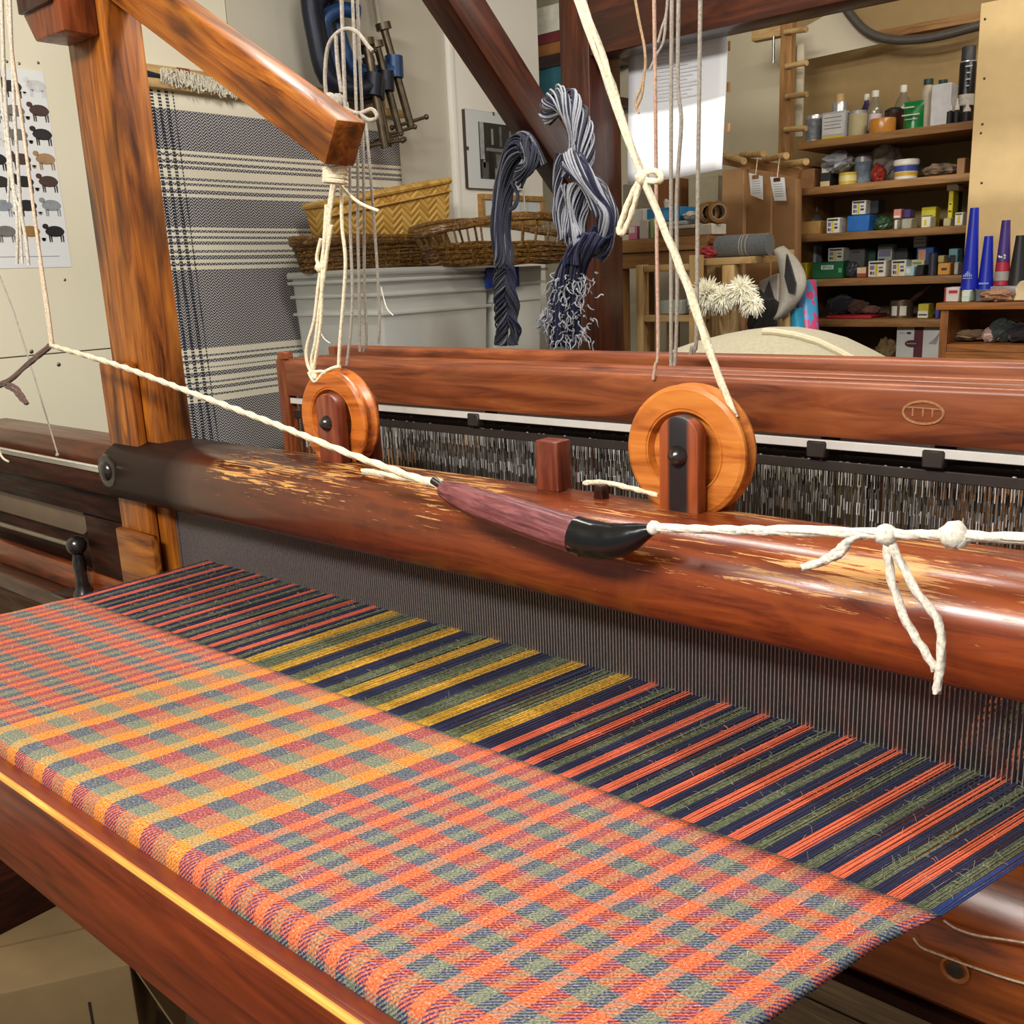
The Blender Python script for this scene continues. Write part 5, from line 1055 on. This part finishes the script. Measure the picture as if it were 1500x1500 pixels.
# ------------------------------------------------------------------ peg ladder, cardboard flats and tags
lad = thing('peg_rack', 'upright pine peg rack with short dowels left of the shelves', 'rack', (-1.72, 3.5, .9))
x0, x1, _ = rect(1141, 150, 1157, 3.46)
b = MB(); b.box(x0, x1, 3.46, 3.50, .9, P(1150, 26, y=3.46).z); b.build('upright', SHELF(), lad, bevel=.003, grain='z')
b = MB(); q0 = P(1172, 90, y=3.52); q1 = P(1172, 200, y=3.52); b.box(q0.x-.015, q0.x+.012, 3.52, 3.535, q1.z, q0.z+.06); b.build('back_lath', plain('pale_lath', (196, 186, 160), .7), lad, bevel=.002)
b = MB(); p = P(1112, 43, y=3.46); b.box(p.x-.03, x0-.001, 3.46, 3.50, p.z-.035, p.z+.035); b.build('cross_block', PINE(), lad, bevel=.003, grain='x')
for (u0, v0, u1, v1) in ((1150, 47, 1182, 43), (1152, 97, 1182, 92), (1152, 142, 1182, 138), (1150, 190, 1181, 188)):
    b = MB(); b.tube([P(u0, v0, y=3.455), P(u1, v1, y=3.43)], .0095, 12, sub=1); b.build('dowel', PINE(), lad, smooth=True)
p = P(1133, 75, y=3.45); b = MB(); b.tube([(p.x, 3.45, p.z+.05), (p.x, 3.45, p.z-.04)], .005, 8, sub=1); b.build('hook', BLACKM(), lad, smooth=True)
pg = thing('peg_rail', 'horizontal peg rail of thick dowels in front of the cardboard flats', 'rack', (-1.7, 3.3, 1.7))
q0, q1 = P(1062, 222, y=3.36), P(1166, 250, y=3.36)
beam('rail', q0+Vector((-.05, .016, -.012)), q1+Vector((.01, .016, -.012)), .03, .04, SHELF(), pg)
for (u0, v0, u1, v1) in ((1062, 228, 1090, 236), (1086, 227, 1118, 225), (1120, 233, 1152, 228), (1150, 241, 1181, 237)):
    b = MB(); b.tube([P(u0, v0, y=3.37), P(u1, v1, y=3.27)], .0115, 12, sub=1); b.build('dowel', PINE(), pg, smooth=True)
def slab(name, label, cat, poly, y, th, m, rot=None):
    pts = [P(u, v, y=y) for u, v in poly]; b = MB(); b.prism([(p.x, p.z if v < 518 else .001) for p, (u, v) in zip(reversed(pts), reversed(poly))], y, y+th, 'y'); return tag(b.build(name, m, bevel=.002, seg=1), label, cat)
C1 = plain('cardboard_a', (164, 122, 78), .8, 0, .06, 10); C2 = plain('cardboard_b', (150, 110, 70), .8, 0, .06, 10); C3 = plain('cardboard_c', (182, 142, 98), .8, 0, .05, 10)
slab('cardboard_flat', 'wide flattened cardboard carton leaning, leftmost of the upright flats', 'cardboard', [(1058, 250), (1090, 244), (1088, 520), (1052, 520)], 3.30, .05, C3)
slab('cardboard_flat', 'tall flattened cardboard carton behind the left paper tag', 'cardboard', [(1088, 246), (1130, 252), (1132, 520), (1086, 520)], 3.32, .05, C1)
slab('cardboard_flat', 'tall flattened cardboard carton behind the right paper tag', 'cardboard', [(1129, 252), (1166, 262), (1172, 520), (1134, 520)], 3.33, .05, C2)
for i, (poly, lab) in enumerate(((((1097, 253), (1117, 258), (1118, 293), (1100, 286)), 'left white paper tag clipped to the peg rail'), (((1128, 259), (1149, 260), (1152, 294), (1134, 294)), 'right white paper tag clipped to the peg rail'))):
    pts = [P(u, v, y=3.275) for u, v in poly]; t = thing('paper_tag', lab, 'paper', pts[0])
    b = MB(); b.prism([(p.x, p.z) for p in reversed(pts)], 3.275, 3.2758, 'y'); b.build('sheet', plain('tag_paper', (224, 224, 224), .6, 0, .01), t)
    for k in range(6):
        f = .3+k*.1; l = pts[0].lerp(pts[3], f).lerp(pts[1].lerp(pts[2], f), .15); r = pts[0].lerp(pts[3], f).lerp(pts[1].lerp(pts[2], f), .8)
        b = MB(); b.box(l.x, r.x, 3.2744, 3.275, (l.z+r.z)/2-.001, (l.z+r.z)/2+.001); b.build('text_line', plain('grey_text', (150, 152, 160)), t)
    c = pts[0].lerp(pts[1], .5); b = MB(); b.box(c.x-.012, c.x+.012, 3.272, 3.275, c.z-.014, c.z-.002); b.build('clip', plain('peg_brown', (150, 92, 60)) if i == 0 else DARK(), t)
    b = MB(); b.tube([(c.x, 3.274, c.z-.004), (c.x+.002, 3.285, c.z+.06)], .0018, 5, sub=1); b.build('string', CREAM(), t, smooth=True)
# ------------------------------------------------------------------ white sheet behind the top beam
sh = thing('paper_sheet', 'big white paper sheet hanging below the dark top beam', 'paper', P(990, 260, y=2.44))
c00, c10, c11, c01 = [P(u, v, y=2.45) for u, v in ((919, 30), (1067, 8), (1061, 248), (921, 272))]
b = MB(); b.grid(lambda u, v: c00.lerp(c10, u).lerp(c01.lerp(c11, u), v)+Vector((0, .010*math.sin(u*4)*v+.004*math.sin(v*5), 0)), 12, 12); o = b.build('sheet', plain('sheet_paper', (246, 248, 252), .6, 0, .004, 3), sh, smooth=True)
md = o.modifiers.new('thick', 'SOLIDIFY'); md.thickness = .001
for k in range(14):
    f = .22+k*.022; l = c00.lerp(c01, f).lerp(c10.lerp(c11, f), .28+.02*(k % 3)); r = c00.lerp(c01, f).lerp(c10.lerp(c11, f), .62+.05*((k*7) % 4))
    b = MB(); b.add([l+Vector((0, -.004, .0008)), r+Vector((0, -.004, .0008)), r+Vector((0, -.004, -.0008)), l+Vector((0, -.004, -.0008))], [(0, 3, 2, 1)]); b.build('faint_text_line', plain('faint_text', (214, 214, 220)), sh)
for v in (68, 128, 188):
    p = P(1067, v, y=2.47); b = MB(); b.box(p.x-.003, p.x+.007, 2.465, 2.47, p.z-.012, p.z+.012); b.build('wood_tab', SHELF(), sh, bevel=.002)
# ------------------------------------------------------------------ work tables between the loom and the back wall
YT = 3.02
tb = thing('work_table', 'brown wooden worktop loaded with papers right of the dark post', 'table', (-1.85, 3.2, 0))
p, q = P(890, 347, y=YT), P(1036, 344, y=YT); zt = q.z
b = MB(); b.box(p.x-.1, q.x, YT, YT+.26, zt-.045, zt); b.build('table_top', SHELF(), tb, bevel=.003, grain='x')
b = MB(); b.box(p.x-.1, q.x-.02, YT+.02, YT+.05, zt-.10, zt-.046); b.build('apron', SHELF(), tb, bevel=.002, grain='x')
for x_ in (p.x+.02, q.x-.04):
    for y_ in (YT+.05, YT+.22): b = MB(); b.box(x_-.025, x_+.025, y_-.025, y_+.025, 0, zt-.046); b.build('leg', SHELF(), tb, bevel=.003, grain='z')
def on(label, name, cat, u0, v0, u1, zb, rgb, y, dep, marks=(), rough=.6):
    return carton(label, u0, v0, u1, 0, 0, rgb, dep, y=y, zb=zb, marks=marks, name=name, cat=cat, rough=rough)
z0 = zt+.001
on('pink and clear plastic box on the brown worktop', 'plastic_box', 'box', 920, 331, 936, z0, (206, 120, 150), YT+.03, .06, [(WHT, .1, .8, .5, .95)])
on('clear ridged plastic box on the brown worktop', 'plastic_box', 'box', 936, 322, 953, z0, (196, 190, 184), YT+.03, .06)
on('pale green plastic box on the brown worktop', 'plastic_box', 'box', 952, 320, 962, z0, (150, 180, 120), YT+.03, .06)
on('white box at the back of the brown worktop', 'box', 'box', 922, 306, 950, z0, (216, 216, 206), YT+.13, .11)
pile = [(962, 336, 1036, (120, 92, 62), 'bottom brown folder of the pile on the worktop'), (960, 330, 1030, (206, 198, 180), 'cream papers in the middle of the pile on the worktop'), (958, 324, 1018, (196, 200, 200), 'white tray on top of the pile on the worktop')]
zz = z0
for (u0, v, u1, c, lab) in pile:
    z2 = P(1000, v, y=YT+.02).z; on(lab, 'paper_pile', 'papers', u0, v, u1, zz, c, YT+.02, .2); zz = P((u0+u1)/2, v, y=YT+.02).z+.002
tz = zz+.001
tbx = on('blue tissue box with a white tissue on top of the pile', 'tissue_box', 'tissue box', 947, 304, 1004, tz, (40, 130, 190), YT+.05, .11, [(plain('lighter_blue', (90, 160, 220)), .5, .8, .1, .8)])
p = P(972, 300, y=YT+.09); b = MB(); b.ball(p+Vector((0, .02, .0)), .014, 8, 6, (1, .6, 1.5), .3); b.build('tissue', WHITEC(), tbx)
crumple('paper_scraps', 'crumpled white paper scraps beside the tissue box', 'papers', 1002, 310, 1030, 326, WHT, YT+.06, zb=tz)
on('white box under the rolls of brown tape', 'box', 'box', 1018, 328, 1050, z0, (226, 224, 212), YT+.02, .10)
zt2 = P(1034, 328, y=YT+.02).z
TPB = plain('parcel_tape', (150, 104, 44), .3, 0, .05, 20)
for i, (u, v, lab) in enumerate(((1036, 312, 'roll of brown parcel tape on its edge, left of two'), (1050, 313, 'roll of brown parcel tape on its edge, right of two'))):
    c = P(u, v, y=YT+.06); r = .036; t = thing('tape_roll', lab, 'tape', (c.x, c.y, c.z-r))
    M = Matrix.Translation((c.x, c.y, zt2+r+.002)) @ Matrix.Rotation(math.radians(-42), 4, 'Z')
    b = MB(); b.lathe([(r*.72, -.02), (r, -.02), (r, .02), (r*.72, .02), (r*.72, -.02)], (0, 0, 0), 28, 'x', M); b.build('tape', TPB, t, smooth=True, angle=40)
    b = MB(); b.lathe([(r*.66, -.0205), (r*.72, -.0205), (r*.72, .0205), (r*.66, .0205), (r*.66, -.0205)], (0, 0, 0), 28, 'x', M); b.build('core', plain('core_card', (190, 180, 164), .7), t, smooth=True, angle=40)
x0, x1, z1 = rect(1008, 258, 1056, 3.40)
carton('beige square carton below the white sheet, behind the tape rolls', 1008, 258, 1058, 320, 0, (176, 168, 140), .10, y=3.38, zb=P(1030, 318, y=3.38).z)
carton('brown wooden box behind the slanting rope under the white sheet', 960, 262, 1002, 320, 0, (122, 76, 34), .10, y=3.40, zb=P(980, 330, y=3.40).z)
carton('dark grey board standing at the left under the white sheet', 912, 268, 962, 305, 0, (128, 118, 100), .04, y=3.42, zb=P(940, 330, y=3.42).z)
b = MB(); p, q = P(905, 330, y=3.36), P(1062, 320, y=3.36); b.box(p.x-.2, q.x+.03, 3.36, 3.55, q.z-.026, q.z-.003); ws = thing('carton_ledge', 'narrow ledge behind the worktop carrying the cartons', 'shelf', ((p.x+q.x)/2, 3.45, q.z-.03)); b.build('ledge_board', SHELF(), ws, grain='x')
# pine frame table with the grey roll
YP = 2.88
pt = thing('pine_frame_table', 'pale pine frame table carrying the grey cloth roll', 'table', (-1.5, 3.0, 0))
p, q = P(1024, 379, y=YP), P(1148, 377, y=YP); zt = p.z
b = MB(); b.box(p.x, P(1146, 377, y=YP+.22).x, YP, YP+.22, zt-.022, zt); b.build('table_top', PINE(), pt, bevel=.002, grain='x')
for u in (1018, 1066): 
    c = P(u, 420, y=YP); b = MB(); b.box(c.x-.022, c.x+.022, YP+.001, YP+.04, 0, zt-.023 if u > 1020 else zt+.0); b.build('leg', PINE(), pt, bevel=.003, grain='z')
for yy in (YP+.17,):
    for c in (P(1040, 420, y=yy), P(1150, 420, y=yy)): b = MB(); b.box(c.x-.022, c.x+.022, yy, yy+.04, 0, zt-.023); b.build('leg', PINE(), pt, bevel=.003, grain='z')
fr = thing('pine_rack', 'pale pine open frame rack standing just right of the dark post', 'rack', (-1.75, 2.8, 0))
YF = 2.80
for (u0, u1) in ((931, 941), (1009, 1022)):
    a, d = P(u0, 400, y=YF), P(u1, 400, y=YF); b = MB(); b.box(a.x, d.x, YF, YF+.04, 0, P(u0, 388 if u0 < 1000 else 374, y=YF).z); b.build('post', PINE(), fr, bevel=.003, grain='z')
for v in (462, 389):
    a, d = P(941, v, y=YF), P(1009, v, y=YF); b = MB(); b.box(a.x+.001, d.x-.001, YF+.004, YF+.035, a.z-.022, a.z+.0); b.build('crossbar', PINE(), fr, bevel=.003, grain='x')
for y_ in (YF+.15,):
    a, d = P(941, 440, y=YF), P(1009, 440, y=YF); b = MB(); b.box(a.x, a.x+.03, y_, y_+.04, 0, 1.25); b.build('post', PINE(), fr, grain='z'); b = MB(); b.box(d.x-.03, d.x, y_, y_+.04, 0, 1.25); b.build('post', PINE(), fr, grain='z')
zf = P(970, 462, y=YF).z
a, d = P(944, 462, y=YF), P(1006, 462, y=YF); b = MB(); b.box(a.x, d.x, YF+.036, YF+.18, zf-.022, zf-.004); b.build('shelf_board', PINE(), fr)
on('frosted grey plastic tub on the pine frame rack', 'tub', 'tub', 966, 440, 1006, zf, (176, 184, 178), YF+.06, .11, rough=.3)
ROLL = fibre('grey_felt_roll', (104, 106, 106), var=.12, scale=200)
rl = thing('cloth_roll', 'rolled grey striped cloth lying on the pine frame table', 'cloth roll', (-1.45, 3.0, zt))
a, d = P(1052, 359, y=YP+.06), P(1128, 359, y=YP+.06); r = .034
b = MB(); b.lathe([(0, a.x), (r, a.x), (r*1.02, (a.x+d.x)/2), (r, d.x), (0, d.x)], (0, YP+.06, zt+r+.001), 24, 'x'); b.build('roll', ROLL, rl, smooth=True, angle=50)
for f in (.5, .55, .62):
    xx = a.x+(d.x-a.x)*f; b = MB(); b.lathe([(r*1.025, xx-.0015), (r*1.03, xx), (r*1.025, xx+.0015)], (0, YP+.06, zt+r+.001), 24, 'x'); b.build('pale_stripe', GREYC(), rl, smooth=True)
crumple('patterned_bag', 'red and pink patterned bag beside the grey cloth roll', 'bag', 1020, 362, 1056, 377, plain('red_pattern', (168, 60, 70), .4, 0, .5, 70), YP+.05, zb=zt+.001)
slab('orange_folder', 'reddish brown folder lying above the patterned bag', 'folder', [(1040, 349), (1068, 348), (1068, 356), (1040, 357)], YP+.14, .1, plain('folder_rust', (150, 84, 50), .6))
# pampas plumes
pp = thing('pampas_plumes', 'fluffy cream dried plumes in front of the pine table', 'dried plant', P(1060, 440, y=2.72))
b = MB()
for (cu_, cv_, rx, n) in ((1036, 434, .058, 900), (1058, 438, .046, 500), (1086, 428, .050, 700), (1102, 446, .036, 420)):
    c = P(cu_, cv_, y=2.72)
    for q in range(n):
        d = Vector((random.gauss(0, 1), random.gauss(-.3, .8), random.gauss(.05, 1))).normalized(); r = rx*random.uniform(.55, 1.15); s0 = c+d*rx*.12
        side = d.cross(Vector((0, 1, 0))); w = side.normalized() if side.length > .1 else Vector((1, 0, 0))
        b.tube([s0, c+d*r*.6+Vector((0, 0, .003)), c+d*r+Vector((0, 0, -.012*abs(d.x)))+w*random.uniform(-.006, .006)], [.0030, .0026, .0005], 4, sub=1)
tag(b.build('plume', fibre('plume_cream', (250, 246, 226), var=.03), pp, smooth=True), kind='stuff')
for (u0, v0, u1, v1) in ((1052, 450, 1062, 520), (1070, 440, 1066, 520), (1082, 446, 1070, 520)):
    b = MB(); b.tube([P(u0, v0, y=2.72), P(u1, v1, y=2.72)], .004, 5, sub=1); b.build('stalk', plain('dry_stalk', (132, 110, 74)), pp, smooth=True)
vz = P(1066, 500, y=2.72)
b = MB(); b.lathe([(0, vz.z-.30), (.05, vz.z-.30), (.065, vz.z-.1), (.045, vz.z), (.04, vz.z), (.055, vz.z-.1), (0, vz.z-.2)], (vz.x, 2.72, 0), 24); tag(b.build('vase', plain('dark_vase', (58, 52, 46), .5), smooth=True), 'dark vase holding the cream plumes', 'vase')
b = MB(); b.box(vz.x-.2, vz.x+.5, 2.62, 2.84, vz.z-.33, vz.z-.301); st = thing('plant_stand', 'low dark stand under the plume vase', 'stand', (vz.x, 2.72, 0)); b.build('stand_top', DARK(), st)
for dx in (-.17, .47): b = MB(); b.box(vz.x+dx-.02, vz.x+dx+.02, 2.7, 2.74, 0, vz.z-.33); b.build('leg', DARK(), st)
# grey hat/hood hung on a pale post, wrapping paper roll, dark things
ph = thing('felt_hood', 'grey felt hood hung over a pale wooden post by the shelves', 'felt', P(1150, 470, y=2.95))
a, d = P(1146, 440, y=2.97), P(1156, 440, y=2.97); b = MB(); b.box(a.x, d.x, 2.97, 3.0, 0, P(1150, 366, y=2.97).z); tag(b.build('pale_post', PINE(), bevel=.002, grain='z'), 'pale square wooden post under the grey felt hood', 'post')
FEL = fibre('grey_felt', (178, 172, 160), var=.1)
def hood(u, v):
    e = P(1138+8*math.sin(v*3.1)+34*u*math.sin(math.pi*min(1, v*.9+.06))**.8, 368+102*v-6*u, y=2.95)
    return e+Vector((0, -.03*math.sin(math.pi*u), 0))
b = MB(); b.grid(hood, 12, 18); o = b.build('felt', FEL, ph, smooth=True); md = o.modifiers.new('thick', 'SOLIDIFY'); md.thickness = .006
pts = [P(u, v, y=2.93) for u, v in ((1157, 372), (1163, 390), (1170, 415), (1168, 430), (1160, 428), (1154, 405))]; b = MB(); b.prism([(p.x, p.z) for p in reversed(pts)], 2.905, 2.915, 'y'); tag(b.build('lining', fibre('dark_lining', (48, 46, 48)), ph), 'dark lining')
def wrap_mat():
    t = NT('wrapping_paper'); v = t.coords((1, 1, 1), False); vo = t.n('ShaderNodeTexVoronoi'); vo.inputs['Scale'].default_value = 55; t.l(v, vo.inputs['Vector'])
    s = t.n('ShaderNodeSeparateColor'); t.l(vo.outputs['Color'], s.inputs[0]); t.l(t.ramp(s.outputs[0], [(0, lin((64, 150, 200))), (.45, lin((120, 140, 200))), (.62, lin((206, 70, 120))), (1, lin((60, 120, 190)))], 'CONSTANT'), t.b.inputs['Base Color']); t.b.inputs['Roughness'].default_value = .35; return t.m
b = MB(); b.tube([P(1180, 412, y=3.05), P(1186, 530, y=3.02)], .034, 20, sub=1); tag(b.build('wrapping_roll', wrap_mat(), smooth=True, angle=50), 'roll of blue and pink patterned wrapping paper left of the shelves', 'paper roll')
b = MB(); b.tube([P(1166, 452, y=3.0), P(1176, 530, y=3.0)], .022, 16, sub=1); tag(b.build('blue_roll', plain('turquoise_paper', (30, 140, 176), .4), smooth=True, angle=50), 'short turquoise roll leaning beside the wrapping paper', 'paper roll')
slab('grey_card', 'pale grey card standing behind the felt hood', 'card', [(1112, 412), (1140, 400), (1142, 520), (1120, 520)], 3.2, .01, plain('pale_grey_card', (190, 186, 178), .6))
crumple('dark_heap', 'dark heap of cloth behind the plumes', 'cloth', 1100, 428, 1136, 520, fibre('dark_heap', (48, 44, 44)), 3.0, zb=vz.z-.2)
# cream blanket over something behind the shafts
def dome(u, v):
    px_ = 1000+285*u; top = [508, 497, 489, 483, 479, 479, 484, 493, 508, 525]
    f = u*(len(top)-1); i = min(len(top)-2, int(f)); tv = top[i]*(1-(f-i))+top[i+1]*(f-i)
    a = P(px_, tv, y=2.12); ang = v*math.pi
    return Vector((a.x, 2.12+.26*(-math.cos(ang)), a.z-.0-(1-math.sin(ang)**.6)*.30))
b = MB(); b.grid(dome, 36, 22); o = b.build('cream_throw', fibre('cream_throw_wool', (168, 160, 136), var=.06, scale=120), smooth=True)
tag(o, 'cream woollen throw heaped behind the heddle shafts', 'blanket'); md = o.modifiers.new('thick', 'SOLIDIFY'); md.thickness = .008
b = MB(); pts = [dome(.50+.46*k/12, .40) + Vector((0, -.004, .004)) for k in range(13)]; b.tube(pts, .008, 8, sub=3); b.build('hem_fold', fibre('cream_hem', (200, 191, 162), var=.05), o, smooth=True)
# ------------------------------------------------------------------ low cabinet and yarn cones at right
YCB = 3.02
cbn = thing('low_cabinet', 'brown open-fronted low cabinet at the right below the yarn cones', 'cabinet', (-.6, 3.15, 0))
p = P(1371, 444, y=YCB); zt = p.z; xk = p.x; BR = wood('cabinet_brown', (92, 52, 18), (134, 80, 30), (160, 100, 42), rough=.45, coat=.1, blotch=.2, knots=False)
zs_ = P(1400, 505, y=YCB).z
b = MB(); b.box(xk, .1, YCB, YCB+.34, zt-.02, zt); b.build('cabinet_top', BR, cbn, bevel=.002, grain='x')
b = MB(); b.box(xk+.012, xk+.034, YCB+.01, YCB+.34, 0, zt-.021); b.build('side_panel', BR, cbn, grain='z')
b = MB(); b.box(.06, .082, YCB+.01, YCB+.34, 0, zt-.021); b.build('side_panel', BR, cbn, grain='z')
b = MB(); b.box(xk+.035, .059, YCB+.012, YCB+.34, zs_-.02, zs_); b.build('cabinet_shelf', BR, cbn, grain='x')
b = MB(); b.box(xk+.035, .059, YCB+.325, YCB+.338, 0, zt-.021); b.build('back_panel', BR, cbn, grain='x')
b = MB(); b.box(xk+.035, .059, YCB+.005, YCB+.02, 0, zs_-.021); b.build('drawer_front', BR, cbn, grain='x')
for (u0, v0, u1, c, lab, nm) in ((1394, 483, 1450, (150, 118, 84), 'long brown packet lying in the open cabinet', 'packet'), (1386, 492, 1440, (44, 36, 36), 'dark cloth in front in the open cabinet', 'cloth')):
    crumple(nm, lab, 'packet' if nm == 'packet' else 'cloth', u0, v0, u1, 505, fibre('cab_%d' % c[0], c), YCB+.14, zb=zs_+.001)
for (u0, v0, u1, c, lab) in ((1438, 480, 1468, (186, 158, 150), 'pinkish paper crumple in the open cabinet'), (1450, 466, 1484, (58, 64, 62), 'dark green net bag in the open cabinet'), (1474, 474, 1520, (40, 34, 36), 'black bag at the right of the open cabinet')):
    crumple('bag', lab, 'bag', u0, v0, u1, 504, fibre('cabb_%d' % c[0], c), YCB+.10, zb=zs_+.001)
z0 = zt+.001
def cone(label, u0, u1, v0, v1, parts, y, top=.5, zb=None):
    a, d = P(u0, v1, y=y), P(u1, v1, y=y); r = (d.x-a.x)/2; zb = z0 if zb is None else zb; h = P((u0+u1)/2, v0, y=y).z-zb; c = ((a.x+d.x)/2, y, zb)
    t = thing('yarn_cone', label, 'yarn cone', c)
    for nm, m, f0, f1 in parts:
        b = MB(); R = lambda f: r*(1-(1-top)*f)
        b.lathe([(R(f0)*.9, h*f0), (R(f0), h*f0+.001)]+[(R(f0+(f1-f0)*k/6), h*(f0+(f1-f0)*k/6)) for k in range(1, 7)]+([(R(f1)*.7, h*f1-.003)] if f1 == 1 else []), c, 26); b.build(nm, m, t, smooth=True, angle=40)
    return t, c, r, h
BLU = plain('cone_blue', (22, 40, 176), .4, 0, .06, 10); VIO = plain('cone_violet', (72, 48, 124), .45); RD = plain('cone_red', (178, 36, 58), .45); GRW = plain('cone_grey', (164, 158, 152), .5); BLK = plain('cone_black', (34, 34, 36), .5)
on('small white and red box at the left on the low cabinet', 'box', 'box', 1384, 421, 1412, z0, (216, 206, 196), YCB+.04, .07, [(plain('red_print', (150, 50, 50)), 0, .12, 0, 1), (RD, .3, .9, .6, .8)])
on('pale green box under the big blue cone', 'box', 'box', 1409, 425, 1428, z0, (190, 212, 196), YCB+.02, .07, [(WHT, .1, .9, .5, .9)])
zc_ = P(1418, 424, y=YCB+.05).z
t, c, r, h = cone('tallest bright blue yarn cone at the left on the cabinet', 1407, 1432, 305, 425, [('cone', BLU, 0, 1)], YCB+.06, .50, zb=zc_)
for dx, hh in ((-.010, .006), (-.005, .011), (0, .015), (.005, .011), (.010, .006)):
    b = MB(); b.box(c[0]+dx-.0018, c[0]+dx+.0018, c[1]-r-.001, c[1]-r*.93, c[2]+h*.16, c[2]+h*.16+hh); b.build('crest_mark', plain('pale_blue_mark', (150, 170, 230)), t)
b = MB(); b.box(c[0]-.013, c[0]+.013, c[1]-r-.001, c[1]-r*.93, c[2]+h*.135, c[2]+h*.145); b.build('crest_mark', plain('pale_blue_mark', (150, 170, 230)), t)
t, c, r, h = cone('shorter bright blue yarn cone beside the tallest one', 1431, 1455, 346, 424, [('cone', BLU, 0, 1)], YCB+.07, .52, zb=z0+.03)
on('grey foil packet under the shorter blue cone', 'packet', 'packet', 1430, 424, 1458, z0, (96, 98, 108), YCB+.03, .09)
b = MB(); b.box(c[0]-.012, c[0]+.014, c[1]-r-.0005, c[1]-r*.93, c[2]+h*.12, c[2]+h*.15); b.build('script_mark', plain('pale_blue_mark', (150, 170, 230)), t)
t, c, r, h = cone('purple yarn cone with red and grey bands below', 1455, 1479, 323, 416, [('cone', VIO, .36, 1), ('red_band', RD, .22, .36), ('grey_band', GRW, .07, .22), ('low_red_band', RD, 0, .07)], YCB+.07, .52, zb=P(1466, 418, y=YCB+.07).z)
for k in range(7):
    a = random.uniform(-.5, .5); b = MB(); b.ball((c[0]+r*.8*math.sin(a), c[1]-r*.8*math.cos(a), c[2]+h*(.42+.05*random.random())), .0028, 6, 4); b.build('white_dot', WHT, t)
cone('black yarn cone at the right edge beside the purple one', 1476, 1504, 345, 415, [('cone', BLK, 0, 1)], YCB+.07, .5, zb=P(1490, 418, y=YCB+.07).z)
zq = P(1466, 418, y=YCB+.07).z
b = MB(); b.box(P(1452, 430, y=YCB+.05).x, P(1512, 430, y=YCB+.05).x, YCB+.03, YCB+.12, z0+.018, zq-.001); tag(b.build('clear_tray', plain('clear_tray_plastic', (150, 146, 150), .3), bevel=.004), 'grey plastic tray under the purple and black cones', 'tray')
crumple('brown_hank', 'brown wool hank lying before the cones on the cabinet', 'yarn', 1438, 424, 1482, 442, fibre('brown_wool', (164, 120, 90)), YCB+.03, zb=z0)
slab('cream_card', 'torn cream card at the far right on the cabinet', 'card', [(1486, 422), (1494, 412), (1512, 408), (1512, 440), (1484, 440), (1488, 432)], YCB+.01, .006, plain('cream_card', (226, 200, 156), .6))

# ------------------------------------------------------------------ repeats share a group phrase
GROUPS = {'cardboard_flat': 'flattened cartons leaning behind the peg rail', 'paper_tag': 'paper tags on the peg rail', 'tape_roll': 'rolls of parcel tape on the worktop', 'storage_bin': 'frosted plastic storage bins', 'wicker_basket': 'wicker baskets on the bins', 'yarn_hank': 'yarn hanks on the brace', 'yarn_cone': 'yarn cones on the low cabinet', 'dropper_bottle': 'dropper bottles on the top shelf', 'cloth_heap': 'cloth heaps in the red tray', 'framed_photograph': 'framed pictures on the white panel', 'jar': 'jars on the shelves', 'bottle': 'bottles on the shelves', 'plastic_box': 'plastic boxes on the worktop', 'paper_pile': 'papers piled on the worktop'}
for o in bpy.data.objects:
    if o.parent is None and o.get('category') and not o.get('group'):
        g = GROUPS.get(o.name.split('.')[0])
        if g: o['group'] = g
        elif 'white screw box' in o.get('label', ''): o['group'] = 'white screw boxes on the shelves'
